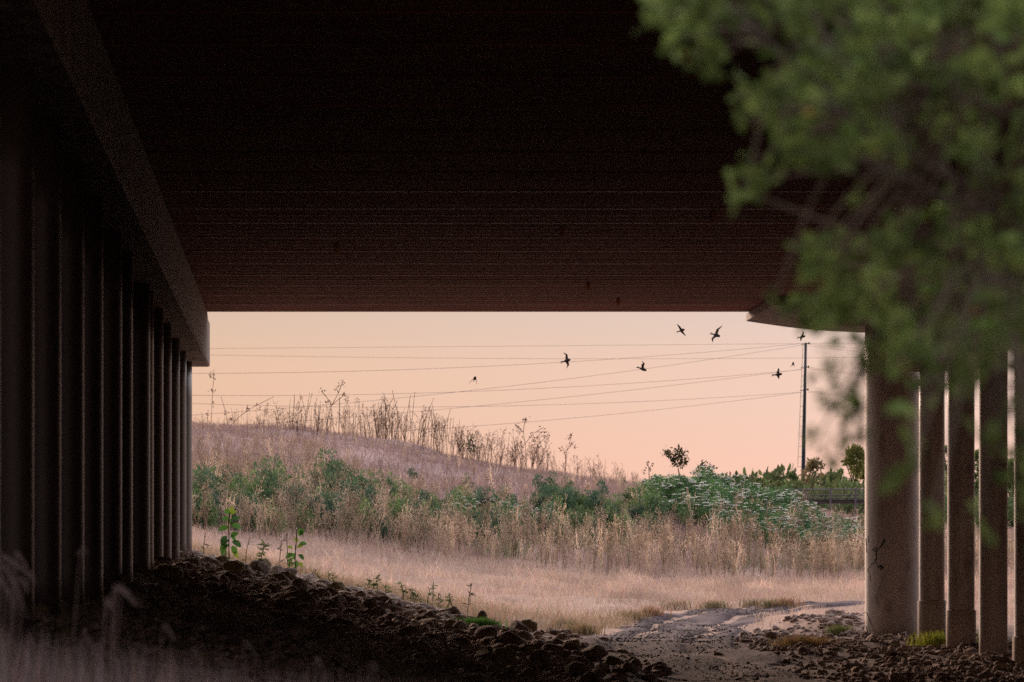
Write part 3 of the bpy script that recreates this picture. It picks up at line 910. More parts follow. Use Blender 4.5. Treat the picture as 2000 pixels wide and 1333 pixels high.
sh_p = [shrub_proto(600, .8, .75), shrub_proto(601, 1.0, .6, cols=((.075, .13, .07), (.12, .19, .10))), shrub_proto(602, .55, .9, cols=((.13, .21, .09), (.20, .29, .12))),
        shrub_proto(603, .9, .5, cols=((.05, .11, .07), (.08, .15, .095)))]
sh_m = [p.mesh('green_shrub', V_green) for p in sh_p]
g = random.Random(77)
def shrub_at(px, py, k, s, label, group='green shrubs on the slope', D=None, name='green_shrub'):
    p = hit(px, py)
    o = link(name, sh_m[k], label=label, category='shrub')
    if group: o['group'] = group
    o.location = p; o.rotation_euler = (0, 0, g.uniform(0, 6.28)); o.scale = (s*g.uniform(.6, 1.3), s*g.uniform(.8, 1.2), s*g.uniform(.75, 1.3))
    return o
spots = []
for _ in range(4000):
    if len(spots) >= 200: break
    px = g.uniform(375, 1290)
    lo, hi = np.interp(px, [376, 560, 760, 900, 1100, 1250, 1690], [970, 972, 980, 990, 998, 1003, 1065]), np.interp(px, [376, 560, 760, 900, 1100, 1250, 1690], [1036, 1050, 1068, 1070, 1060, 1060, 1120])
    py = g.uniform(lo, hi)
    dens = .35 + .65 * (float(vnoise(px*.012, py*.03, 61)) > -.1)
    if g.random() > dens: continue
    spots.append((px, py))
for px, py in spots:
    shrub_at(px, py, g.randrange(4), g.uniform(.75, 1.25) * float(np.interp(px, [700, 950, 1250, 1400], [1, .8, .8, 1])), 'leafy green shrub growing among the tan weeds on the hill slope')
for px, py, k, s, lab in ((804, 944, 3, .62, 'compact dark green bush in the dry slope below the crest'),
                          (240+192, 928, 3, .35, 'small sparse green weed high on the left of the slope'),
                          (1052, 978, 3, .75, 'dark blue green bush left of the tall green stalks'),
                          (1080, 975, 1, .75, 'dark green bush of upright stalks right below the crest'),
                          (1108, 972, 1, .65, 'narrow dark green weed right of the upright stalks'),
                          (912, 960, 1, .6, 'grey green bush between the slope and the white flowers'),
                          (612, 985, 3, .8, 'blue green bush at the left of the weed thicket'),
                          (460, 1000, 3, .9, 'blue green bush near the last left column'),
                          (1215, 958, 1, .45, 'small green bush at the left foot of the flowering bank')):
    shrub_at(px, py, k, s, lab, None)

# 4. flowering hemlock
def hemlock_proto(seed, h=1.0, w=1.0, nu=17, n=1300):
    vb = shrub_proto(seed, h, w, n, cols=((.065, .155, .065), (.14, .26, .095)), L=.075)
    rg = np.random.default_rng(seed + 1)
    fl = VB(); a, b = [], []
    for k in range(nu):
        an = rg.uniform(0, 6.28); r_ = w*.55*math.sqrt(rg.uniform(0, 1)); top_ = h*rg.uniform(.75, 1.12)*(1-.25*(r_/(w*.5)))
        c = np.array([r_*math.cos(an), r_*math.sin(an), top_])
        a.append(np.array([0, 0, .1])); b.append(c)
        R_ = rg.uniform(.04, .085); m = 26
        q = rg.normal(size=(m, 2)) * R_ * .5
        pts = np.stack([c[0] + q[:, 0], c[1] + q[:, 1], c[2] + .02 - (q**2).sum(1)*2], 1)
        fl.add(leaves(pts, rg.normal(size=(m, 3))*[1, 1, .25], .03, .028, rg=rg), colvar((.66, .70, .64), m, .12, rg))
        a += [c - [0, 0, .05]] * 5
        for j in range(5):
            t = j*1.26; b.append(c + np.array([math.cos(t)*R_*.7, math.sin(t)*R_*.7, .01]))
    fl.add(sticks(np.array(a), np.array(b), .005, .003), (.08, .12, .06))
    return vb, fl
hem = []
for i in range(4):
    vb, fl = hemlock_proto(700 + 10*i, [1.0, .9, 1.15, .8][i], [1.1, 1.2, 1.0, .9][i])
    hem.append((vb.mesh('foliage', V_green), fl.mesh('flower_heads', V_pet)))
def hemlock_at(px, py, i, s, label, group):
    p = hit(px, py, 60)
    e = link('flowering_hemlock', None, label=label, category='wildflower', group=group)
    e.location = p; e.rotation_euler = (0, 0, g.uniform(0, 6.28)); e.scale = (s, s, s)
    link('foliage', hem[i][0], e); link('flower_heads', hem[i][1], e)
for _ in range(110):
    px = g.uniform(1255, 1690)
    ptop = np.interp(px, [1250, 1300, 1340, 1450, 1560, 1690], [975, 965, 965, 985, 1020, 1060])
    pbot = np.interp(px, [1250, 1300, 1450, 1560, 1690], [1005, 1030, 1065, 1080, 1110])
    hemlock_at(px, g.uniform(ptop, pbot), g.randrange(4), g.uniform(.55, .82) * float(np.interp(px, [1255, 1300, 1340, 1420, 1690], [.85, 1.22, 1.15, 1.08, .95])), 'dense green hemlock with flat white flower heads on the bank at right', 'flowering hemlocks on the right bank')
for px, py in ((800, 1020), (835, 1015), (865, 1025), (905, 1035), (850, 1045), (880, 1050)):
    hemlock_at(px, py, g.randrange(4), g.uniform(.7, .9), 'bright green hemlock with few white flowers in the left middle of the slope', 'hemlocks in the left middle of the slope')
for px, py in ((940, 1030), (965, 1020), (995, 1025), (1030, 1030), (1060, 1035), (1000, 1050)):
    hemlock_at(px, py, g.randrange(4), g.uniform(.6, .8), 'hemlock with pale white flower heads just left of the photo centre line of the slope', 'hemlocks in the middle of the slope')
# yellow-green tufts mixed in the understory
n = 22000
x = rng.uniform(-14, 16, n); y = rng.uniform(88, 112, n)
k = (vnoise(x*.5, y*.25, 71) > -.05) & (np.abs(x) < y*.1334 + 2) & (y > np.interp(x, [-13, -3, 3, 16], [80, 89, 91, 96])) & (y < np.interp(x, [-13, -3, 3, 8, 16], [98, 99, 104, 109, 110]))
x, y = x[k], y[k]; n = len(x)
vb = VB(); vb.add(blades(np.stack([x, y, H(x, y)], 1), rng.uniform(.2, .7, n), rng.uniform(.2, 1.2, n), .024, rng), colvar((.10, .16, .07), n, .35, alt=(.20, .19, .10)))
link('green_undergrowth', vb.mesh('green_undergrowth', V_green), label='green undergrowth filling the gaps between shrubs and weeds on the slope', category='undergrowth', kind='stuff')

# 5. plants along the top of the rubble
def broadleaf(px, py_base, py_top, D, lv, label, cat='plant', stemcol=(.10, .09, .05)):
    """upright stem with single large leaves given by (dx px, y px, length px, angle deg)"""
    rg = np.random.default_rng(px)
    b = P(px, py_base, D); x = b.x; z = Hs(x, D)
    e = link('leafy_plant', None, label=label, category=cat); e.location = (x, D, z)
    h = (HOR - py_top) * D / F - z
    vb = VB(); kx = rg.normal(0, .01, 6)
    ps = [np.array([kx[i]*i*.4, 0, -.05 + (h+.05)*i/5]) for i in range(6)]
    vb.add(sticks(np.array(ps[:-1]), np.array(ps[1:]), .012, .008), stemcol)
    link('stem', vb.mesh('stem', V_dark), e)
    lb = VB()
    for (dx, yy, L, ang, cl) in lv:
        zz_ = (HOR - yy) * D / F - z
        r = math.radians(ang); L_ = L * D / F
        d = np.array([math.cos(r), rg.uniform(-.4, .4), math.sin(r)])
        base = np.array([[dx * D / F, 0, zz_]])
        # a broad oval leaf with eight outline points
        d = d / np.linalg.norm(d); up = np.array([0, -.75, .66]); s = np.cross(d, up); s /= np.linalg.norm(s); nn = np.cross(s, d)
        ts = [0, .25, .55, .82, 1]; ws = [0, .26, .36, .26, 0]
        V = [base[0]]
        for sgn in (1, -1):
            for t, w in zip(ts[1:-1], ws[1:-1]): V.append(base[0] + d*L_*t + s*L_*w*sgn + nn*L_*(.10*w/.3 - .25*t*t))
        V.append(base[0] + d*L_ - nn*L_*.25)
        V += [base[0] + d*L_*t - nn*L_*.25*t*t for t in ts[1:-1]]
        V = np.array(V)
        T = [[0, 1, 8], [1, 2, 9], [1, 9, 8], [2, 3, 10], [2, 10, 9], [3, 7, 10], [0, 8, 4], [4, 8, 9], [4, 9, 5], [5, 9, 10], [5, 10, 6], [6, 10, 7]]
        lb.v.append(V); lb.t.append(np.array(T) + lb.n); lb.n += len(V)
        lb.c.append(np.broadcast_to(np.array(cl) * rg.uniform(.8, 1.2), (len(V), 3)))
    link('leaves', lb.mesh('leaves', V_green), e)
G1, G2, G3 = (.07, .19, .035), (.035, .10, .03), (.20, .30, .04)
broadleaf(448, 1105, 1000, 56.5, [(2, 1003, 14, 75, G3), (2, 1006, 14, 40, G3), (-2, 1006, 14, 110, G1), (0, 1018, 18, 150, G1), (3, 1016, 18, 20, G2), (0, 1030, 22, 188, G1), (2, 1028, 24, 0, G1), (-2, 1024, 12, 60, G1),
                                   (2, 1046, 16, -40, G1), (2, 1050, 18, 40, G1), (-3, 1048, 20, 215, G2), (0, 1055, 22, 205, G2), (4, 1058, 22, -20, G2), (-4, 1062, 22, 230, G1), (0, 1066, 20, 190, G1), (5, 1066, 18, -60, G1),
                                   (-6, 1075, 20, 240, G1), (4, 1078, 18, -30, G3), (-4, 1082, 18, 200, G3), (0, 1086, 18, 260, G1)], 'leafy green plant with large rounded leaves beside the last left column')
broadleaf(578, 1125, 1035, 56.5, [(8, 1048, 16, 85, G1), (9, 1046, 14, 70, G1), (4, 1060, 12, 120, G3), (6, 1064, 16, 15, G1), (2, 1070, 14, 30, G3), (-6, 1072, 12, 150, G3), (-4, 1082, 18, 200, G1), (0, 1080, 16, 240, G1),
                                   (4, 1084, 16, -30, G2), (-6, 1090, 16, 230, G1), (2, 1094, 16, 260, G1), (-4, 1098, 15, 220, G1), (6, 1098, 12, -50, G3), (0, 1106, 14, 250, G1)], 'second leafy green plant with yellow lower leaves at the rubble edge')
def stalk_plant(px, py_top, label, D=56.6, col=(.10, .14, .06), group=None, n=22, L=.10, name='stalk_weed'):
    rg = np.random.default_rng(px)
    x = (px - 1000) * D / F; z = Hs(x, D); h = (HOR - py_top) * D / F - z
    h = max(h, .15)
    vb = VB(); lean = rg.normal(0, .05)
    e = np.array([lean, 0, h]); m1 = np.array([lean*.3, 0, h*.5])
    vb.add(sticks(np.array([[0, 0, -.05], m1]), np.array([m1, e]), .007, .005), np.array(col)*.8)
    t = rg.uniform(.15, 1, n)[:, None]; c = np.where(t < .5, m1*t*2, m1 + (e-m1)*(t-.5)*2)
    d = rg.normal(size=(n, 3)); d[:, 2] = rg.uniform(-.7, .8, n)
    vb.add(leaves(c, d, rg.uniform(.5, 1.1, n)*L, L*.2, rg=rg), colvar(col, n, .3, rg))
    o = link(name, vb.mesh(name, V_green), label=label, category='weed'); o.location = (x, D, z)
    if group: o['group'] = group
for px, pt in ((612, 1112), (628, 1128), (640, 1120), (655, 1135), (700, 1150), (716, 1132), (728, 1140), (738, 1126), (752, 1142), (765, 1152), (780, 1148), (790, 1136), (800, 1150), (812, 1156), (824, 1160), (833, 1150), (845, 1140), (858, 1158), (872, 1165), (886, 1160)):
    stalk_plant(px, pt, 'low narrow leaved green weed along the edge of the rubble', group='low green weeds along the rubble edge', n=26)
stalk_plant(912, 1140, 'tallest lone thin weed standing above the bright green tuft', col=(.11, .10, .07), n=20)
stalk_plant(478, 1050, 'thin dark stalk with few leaves right of the large leafed plant', col=(.07, .09, .05), n=10)
stalk_plant(545, 1055, 'bare dark twig left of the second leafy plant', col=(.09, .08, .06), n=12)
stalk_plant(562, 1042, 'slender dark stem just left of the second leafy plant', col=(.09, .08, .06), n=8)
stalk_plant(508, 1060, 'feathery green horsetail like weed midway between the two leafy plants', col=(.14, .18, .07), n=60, L=.12)
stalk_plant(397, 1040, 'thin bare twig beside the pale stone', col=(.06, .05, .04), n=3)
def tuft(px, py, n, h, col, label, name='grass_tuft', spread=.22, alt=None, w=.012):
    p = hit(px, py)
    pts = np.stack([rng.normal(0, spread, n), rng.normal(0, spread*.7, n), np.zeros(n)], 1)
    vb = VB(); vb.add(blades(pts, rng.uniform(.5, 1.1, n)*h, rng.uniform(.1, .8, n), w, rng), colvar(col, n, .25, alt=alt))
    o = link(name, vb.mesh(name, V_green), label=label, category='grass tuft'); o.location = p
tuft(930, 1228, 900, .17, (.10, .24, .05), 'bright green soft tuft right of the upright pointed stone', spread=.13)
tuft(1838, 1262, 500, .22, (.15, .20, .03), 'yellow green tuft between the second and third right columns', spread=.17, alt=(.25, .27, .04))
tuft(1572, 1262, 500, .17, (.17, .15, .06), 'olive and tan tuft at the left side of the soil heap', spread=.16, alt=(.30, .17, .09))
tuft(1640, 1240, 220, .16, (.13, .15, .05), 'small olive tuft on top of the soil heap', spread=.08)
for i, (px, py, lab) in enumerate(((1395, 1192, 'greyish tuft at the far left side of the track'), (1322, 1192, 'sparse green grey tuft left of the bend in the track'), (1270, 1206, 'small rusty tuft at the left edge of the track'), (1232, 1212, 'olive tuft at the left edge of the track, nearest the rubble'),
                           (1470, 1188, 'dark green tuft on the far side of the track bend'), (1505, 1190, 'rusty tuft on the far side of the track bend'), (1535, 1187, 'olive tuft farthest right along the track bend'), (1140, 1240, 'yellowish tuft at the corner of rubble and track'), (1100, 1232, 'olive tuft behind the silt at the rubble edge'))):
    tuft(px, py, 240, .22, [(.12, .13, .08), (.11, .13, .07), (.28, .16, .09), (.18, .16, .07)][i % 4], lab, spread=.12, alt=(.28, .2, .12))
# rusty longer grass along the field's near edge
n = 9000
x = rng.uniform(-6, 2.6, n); y = rng.uniform(56.0, 61, n); u = x + SK*y
k = ~track_mask(x, y) & (vnoise(x*1.5, y*.8, 81) > -.25)
x, y = x[k], y[k]; n = len(x)
vb = VB(); vb.add(blades(np.stack([x, y, H(x, y)], 1), rng.uniform(.10, .34, n), rng.uniform(.2, 1.2, n), .008, rng), colvar((.38, .26, .19), n, .3, alt=(.24, .22, .13)))
link('edge_grass', vb.mesh('edge_grass', V_dry), label='rust and olive grass fringe where the field meets the rubble', category='grass', kind='stuff')
# bent sticks leaning on the thick column
mbk = MB()
for a in ([(1712, 1243), (1700, 1215), (1693, 1198), (1688, 1196)], [(1698, 1242), (1691, 1224)]):
    mbk.tube([P(px, py, 53.45 if i else 53.3) for i, (px, py) in enumerate(a)], [.009, .007, .006, .005][:len(a)], 6)
M_stick = noise_mat('dry_twig', (.16, .12, .09), (.25, .19, .14), 8, .9, .2)
mbk.build('fallen_twig', M_stick, label='bent dry twig leaning against the foot of the thick column', category='twig')
mbk = MB(); mbk.tube([P(425, 1103, 55.6), P(470, 1108, 55.5), P(520, 1122, 55.4), P(560, 1133, 55.3), P(650, 1149, 55.2)], [.035, .05, .045, .035, .02], 8)
mbk.build('log', noise_mat('dark_bark', (.05, .035, .03), (.10, .07, .06), 12, .95, .8), smooth_sh=True, label='long dark log lying along the top edge of the rubble', category='log')

# ------------------------------------------------------------------ foreground grass, out of focus
n = 4200
y = rng.uniform(9, 17, n); px = rng.uniform(-250, 1500, n) ** 1.0
x = (px - 1000) * y / F; z = H(x, y)
topy = np.interp(px, [-250, 0, 150, 300, 500, 700, 1000, 1500], [1130, 1195, 1225, 1240, 1275, 1290, 1320, 1350]) + rng.exponential(38, n)
h = (HOR - topy) * y / F - z
vb = VB(); vb.add(blades(np.stack([x, y, z], 1), np.maximum(h, .1), rng.uniform(.02, .22, n), .006, rng), colvar((.32, .25, .23), n, .5, alt=(.13, .11, .105)))
# tall bent seed heads
heads = [(0, 1085, 60, 1130, 3), (30, 1080, 68, 1140, 2), (-20, 1100, 30, 1190, 3), (40, 1130, 55, 1160, 2), (155, 1075, 165, 1085, 1), (225, 1148, 265, 1178, 3), (205, 1172, 212, 1190, 2), (235, 1150, 250, 1165, 2), (160, 1228, 200, 1320, 1), (255, 1270, 268, 1330, 2), (-60, 1070, 20, 1120, 3), (8, 1110, 50, 1200, 2),
         (620, 1290, 630, 1310, 1), (720, 1300, 735, 1320, 1), (480, 1255, 500, 1290, 1), (375, 1262, 392, 1290, 1), (320, 1215, 340, 1245, 1)]
for (hx, hy, tx, ty, m) in heads:
    for q in range(m):
        D = random.uniform(10.5, 12.5)
        b = P(hx - random.uniform(-8, 25), 1700, D); b.z = Hs(b.x, D)
        t0 = P(hx + random.uniform(-5, 5), hy + random.uniform(-6, 6), D); t1 = P(tx + random.uniform(-5, 5), ty + random.uniform(-6, 6), D)
        mid = b.lerp(t0, .6) + Vector((-.012, 0, 0)); mid2 = t0.lerp(t1, .45) + Vector((.002, 0, .006))
        pts = [np.array(p) for p in (b, mid, t0, mid2, t1)]
        vb.add(sticks(np.array(pts[:-1]), np.array(pts[1:]), np.array([.0016, .0014, .0018, .0016]), np.array([.0014, .0012, .0016, .0006])), (.17, .13, .115))
        k = 16; t = rng.uniform(0, 1, k)[:, None]
        c = pts[2]*(1-t) + pts[4]*t + rng.normal(0, .002, (k, 3)) + np.array([0, 0, .008])*4*t*(1-t)
        vb.add(leaves(c, (pts[4]-pts[2])[None] / .1 + rng.normal(0, .35, (k, 3)), .010, .0022), colvar((.17, .13, .115), k, .2))
link('foreground_grass', vb.mesh('foreground_grass', V_dry), label='blurred dry wild oat grass in the near foreground', category='grass', kind='stuff')

# ------------------------------------------------------------------ hanging tree in front
M_bark = noise_mat('grey_brown_bark', (.05, .038, .028), (.10, .08, .06), 6, .95, .8, stretch=(1, 1, .3))
polyA = [(1245, -60), (1258, 20), (1300, 48), (1330, 105), (1385, 142), (1402, 95), (1445, 70), (1480, 110), (1498, 150), (1420, 165), (1425, 205), (1455, 270), (1480, 250), (1502, 292), (1410, 342), (1455, 408), (1492, 385), (1545, 345), (1625, 325), (1690, 300), (1800, 330), (2000, 300), (2100, 300), (2100, -60)]
polyB = [(1600, 445), (1553, 478), (1575, 530), (1503, 562), (1495, 600), (1560, 632), (1640, 655), (1720, 655), (1780, 700), (1900, 705), (2100, 705), (2100, 290), (2000, 300), (1850, 385), (1740, 425), (1660, 440)]
polyC = [(1700, 640), (1690, 760), (1720, 1030), (2100, 1080), (2100, 640)]
def inpoly(x, y, poly):
    c = False; j = len(poly) - 1
    for i in range(len(poly)):
        xi, yi = poly[i]; xj, yj = poly[j]
        if (yi > y) != (yj > y) and x < (xj - xi) * (y - yi) / (yj - yi) + xi: c = not c
        j = i
    return c
tr_base = Vector((2.35, 7.2, Hs(2.35, 7.2)))
tree = link('leafy_tree', None, label='out of focus green tree hanging into the upper right, nearest to the viewer', category='tree')
tree.location = tr_base
tr = random.Random(5)
clusters = []
def add_c(poly, n, box, dr=(5.9, 7.6), leafn=(9, 15), sz=1.0):
    k = 0; t = 0
    while k < n and t < n * 60:
        t += 1
        px, py = tr.uniform(box[0], box[2]), tr.uniform(box[1], box[3])
        if not inpoly(px, py, poly): continue
        m = 16      # keep the cluster's middle off the outline
        if not all(inpoly(px + a, py + b, poly) for a, b in ((m, 0), (-m, 0), (0, m), (0, -m)) if px + a < 2080 and py + b > -40): continue
        clusters.append((P(px, py, tr.uniform(*dr)), tr.randint(*leafn), sz)); k += 1
add_c(polyA, 215, (1240, -60, 2080, 410))
add_c(polyB, 85, (1490, 290, 2080, 705))
add_c(polyC, 24, (1690, 640, 2080, 1060), (5.6, 7.2), (5, 10))
add_c([(1700, 560), (1700, 740), (1980, 760), (2090, 560)], 8, (1700, 560, 2080, 760), (5.9, 7.2), (8, 14))
for px, py in ((1268, 12), (1300, 30), (1330, 75), (1352, 110), (1380, 125), (1440, 185), (1448, 240), (1434, 345), (1452, 385), (1500, 345), (1470, 320), (1515, 580), (1575, 490), (1590, 600), (1682, 372), (1535, 600), (1345, 40), (1380, 60)):
    clusters.append((P(px, py, tr.uniform(6.2, 7.0)), 7, .75))
# the part of the crown that is outside the picture
for _ in range(2200):
    D = tr.uniform(5.2, 9.5)
    a, b, c = tr.uniform(-1, 1), tr.uniform(-1, 1), tr.uniform(-1, 1)
    if a*a + b*b + c*c > 1: continue
    p = Vector((2.45 + a * 1.9, 7.3 + b * 2.0, 1.75 + c * 1.75))
    px = 1000 + p.x * F / p.y; py = HOR - p.z * F / p.y
    if px < 2090 and py > -60: continue
    if px < 1240 + (py + 60) * .0 and py > -400: continue
    clusters.append((p, tr.randint(12, 22), 1.3))
def tree_leaf(vb, rg, c, n, sz):
    c = np.array(c)
    ax = rg.normal(size=3); ax[2] -= .4; ax /= np.linalg.norm(ax)
    t = rg.uniform(-.5, .5, (n, 1)); p = c + ax * t * .07 * sz + rg.normal(0, .006, (n, 3))
    d = rg.normal(size=(n, 3)) * .8 + ax; 
    L = rg.uniform(.026, .046, n) * sz
    f = rg.uniform(0, 1, (n, 1))
    col = np.array([.065, .115, .03])*(1-f) + np.array([.18, .25, .07])*f
    yel = rg.uniform(0, 1, n) < .006; col[yel] = (.32, .22, .05)
    vb.add(leaves(p, d, L, L*.52, .18, rg=rg), col * rg.uniform(.6, 1.4, (n, 1)) * rg.uniform(.55, 1.6))
rgT = np.random.default_rng(9)
vb = VB()
for c, n, sz in clusters: tree_leaf(vb, rgT, c - tr_base, n, sz)
link('crown', vb.mesh('crown', V_green), tree)
# trunk and limbs
mb = MB()
mb.tube([(0, 0, -.2), (.02, 0, .3), (-.03, .02, 1.1), (.03, 0, 2.0), (-.02, .05, 2.9), (0, 0, 3.8)], [.20, .15, .13, .10, .07, .03], 14)
limb_pts = []
ends = [P(1560, 190, 6.6), P(1700, 330, 6.3), P(1780, 560, 6.9), P(1420, 60, 6.5), P(1900, 120, 7.2), P(1860, 480, 6.2), P(1950, 760, 6.6), P(2600, 300, 8.5), P(3300, 200, 6.5), P(3600, -600, 8.4), P(2400, -900, 7.4), P(2900, -1200, 6.6), P(3900, 100, 7.6)]
for i, e in enumerate(ends):
    e = e - tr_base; s = Vector((0, 0, .9 + .16 * i)) if e.z > 1.2 else Vector((0, 0, .9 + .1*i))
    if s.z > e.z + .4: s.z = e.z + .3
    m1 = s.lerp(e, .35) + Vector((0, 0, .22)); m2 = s.lerp(e, .7) + Vector((0, 0, .18))
    pts = [s, m1, m2, e]
    mb.tube(pts, [.030, .016, .009, .004] if i < 7 else [.045, .028, .016, .006], 7)
    for a, b in zip(pts[:-1], pts[1:]):
        for k in range(6): limb_pts.append(a.lerp(b, k/6))
limb_pts += [Vector((0, 0, z)) for z in (1.5, 2, 2.5, 3, 3.5)]
link_trunk = mb.build('trunk', M_bark, tree, smooth_sh=True)
tw0, tw1 = [], []
for c, n, sz in clusters:
    q = c - tr_base
    b = min(limb_pts, key=lambda p: (p - q).length)
    m = b.lerp(q, .55) + Vector((0, 0, .02))
    tw0 += [b[:], m[:]]; tw1 += [m[:], q[:]]
vb = VB(); vb.add(sticks(np.array(tw0), np.array(tw1), .0035, .002), (.10, .08, .06))
link('twigs', vb.mesh('twigs', V_dark), tree)
# a separate sprig of darker leaves against the sky
vb = VB(); sp = []
for px, py, n in ((1660, 825, 7), (1640, 790, 4), (1668, 785, 4), (1622, 770, 3), (1615, 745, 3), (1645, 862, 4), (1632, 880, 3), (1672, 735, 4), (1690, 700, 5), (1630, 700, 2), (1598, 850, 2), (1660, 760, 3), (1590, 870, 1), (1685, 850, 4)):
    sp.append((P(px, py, 6.3), int(n * 2.2), .75))
root = P(1720, 640, 6.3)
for c, n, sz in sp: tree_leaf(vb, rgT, c - tr_base, n, sz)
vb.add(sticks(np.array([(root - tr_base)[:]] * len(sp)), np.array([(c - tr_base)[:] for c, _, _ in sp]), .0022, .001), (.08, .06, .05))
link('drooping_sprig', vb.mesh('drooping_sprig', V_green), tree, label='thin drooping sprig with dark leaves against the sky')

# ------------------------------------------------------------------ far trees
def far_tree(px, ptop, w, D, seed, label, cols=((.05, .075, .03), (.10, .13, .05)), sparse=1.0):
    rg = np.random.default_rng(seed)
    x = (px - 1000) * D / F; z = Hs(x, D); h = (HOR - ptop) * D / F - z; W_ = w * D / F
    e = link('far_tree', None, label=label, category='tree'); e.location = (x, D, z)
    mb = MB(); mb.tube([(0, 0, -.3), (.05*W_, 0, h*.3), (-.03*W_, 0, h*.6), (0, 0, h*.85)], [.02*h+.08, .016*h+.05, .05, .02], 7)
    vb = VB(); nc = int(52 * sparse)
    for k in range(nc):
        a = rg.uniform(0, 6.28); t = rg.uniform(.12, 1)
        prof_ = .75 + .3*math.sin(t*5) if t < .6 else .75*(1 - ((t-.6)/.4)**2)**.5 + .1
        r_ = W_ * .5 * prof_ * math.sqrt(rg.uniform(.05, 1))
        c = np.array([r_*math.cos(a), r_*math.sin(a), h*t*.96])
        if k % 3 == 0: mb.tube([(0, 0, c[2]*.55), tuple(c*[.5, .5, .8]), tuple(c)], [.06, .04, .02], 5)
        R_ = W_ * rg.uniform(.07, .15); m = 60
        p = rg.normal(size=(m, 3)); p /= np.linalg.norm(p, axis=1, keepdims=True); p *= rg.uniform(.2, 1, (m, 1))**.5 * R_
        f = rg.uniform(0, 1); col = np.array(cols[0])*(1-f) + np.array(cols[1])*f
        vb.add(leaves(p + c, p + rg.normal(0, .3, (m, 3)) + [0, 0, .4], rg.uniform(.16, .32, m), .11, rg=rg), colvar(col, m, .3, rg))
    mb.build('trunk', M_bark, e); link('crown', vb.mesh('crown', V_green), e)
BR = ((.15, .13, .07), (.24, .19, .10))
for i, (px, pt, w, D, lab, cc, sp_) in enumerate((
    (1478, 930, 55, 255, 'low rounded far tree directly right of the dark seed spikes', None, 1), (1512, 918, 60, 265, 'bushy far tree left of the utility pole', None, 1),
    (1545, 925, 60, 270, 'olive far tree touching the left side of the utility pole', None, 1), (1592, 897, 75, 280, 'taller ragged far tree just right of the utility pole', BR, .9),
    (1632, 925, 60, 262, 'low dark far tree midway between the pole and thick column', None, .8), (1672, 868, 62, 250, 'tall yellowish far tree against the left side of the thick column', ((.15, .16, .05), (.25, .25, .08)), 1),
    (1655, 935, 60, 275, 'low brownish far tree below the tall yellowish one', BR, .8), (1572, 945, 90, 290, 'low wide far tree behind the fence', None, 1),
    (1495, 940, 60, 240, 'small round far tree low between the first two far trees', None, 1), (1610, 922, 50, 300, 'thin pale far tree behind the ragged one', BR, .9),
    (1688, 905, 60, 290, 'yellowish far tree half hidden by the thick column', ((.15, .16, .05), (.25, .25, .08)), 1), (1530, 942, 60, 245, 'low green far tree in front of the bushy one', None, 1), (1645, 915, 40, 310, 'narrow far tree left of the tall yellowish one', None, .7),
    (1852, 868, 60, 250, 'far tree seen in the first gap right of the thick column', None, .9), (1912, 880, 60, 255, 'far tree seen in the second gap between the right columns', None, 1), (1975, 898, 60, 250, 'far tree seen in the third gap between the right columns', None, 1),
    (1760, 880, 70, 255, 'far tree mostly hidden behind the thick column', None, 1), (2060, 890, 80, 255, 'far tree beyond the right edge of the columns', None, 1))):
    far_tree(px, pt, w, D, 800 + i, lab, cc or ((.10, .15, .06), (.20, .26, .10)), sp_)
# hedge of far scrub below the trees
xs_, ys_ = [], []
scrub = VB(); sp0 = [shrub_proto(650 + i, 2.2, 2.8, 700, cols=((.09, .13, .06), (.15, .19, .08)), L=.28) for i in range(3)]
for _ in range(150):
    y = random.uniform(235, 300); x = random.uniform(y*.05, y*.16); xs_.append(x); ys_.append(y)
merge_protos(sp0, xs_, ys_, [random.uniform(1.1, 2.0) for _ in xs_], 'far_scrub', V_green, label='dark green scrub in one mass below the far trees at right', category='scrub', kind='stuff')

# ------------------------------------------------------------------ rail fence at right
fe = link('rail_fence', None, label='grey metal rail fence in front of the far trees, left of the thick column', category='fence')
Df = 150.0
M_rail = noise_mat('galvanised_rail', (.09, .085, .10), (.14, .13, .15), 3, .6, 0)
M_curb = noise_mat('dark_barrier', (.05, .045, .05), (.09, .08, .08), 3, .8, 0)
b0 = P(1545, 985, Df)
fe.location = b0
for px in (1524, 1573, 1622, 1671, 1720, 1769):
    mb = MB(); a = P(px, 955, Df) - b0; g0 = Hs((px-1000)*Df/F, Df) - b0.z
    mb.tube([(a.x, 0, g0 - .2), (a.x, 0, a.z)], [.045, .045], 8); mb.build('post', M_rail, fe)
for py, r in ((957, .03), (967, .022), (973, .022)):
    mb = MB(); a = P(1524, py, Df) - b0; b = P(1769, py, Df) - b0
    mb.tube([(a.x, 0, a.z), (b.x, 0, b.z)], [r, r], 8); mb.build('rail', M_rail, fe)
mb = MB(); a = P(1500, 976, Df) - b0; b = P(1790, 984, Df) - b0
mb.box(a.x, b.x, .06, .16, b.z, a.z); mb.build('kick_board', M_curb, fe)

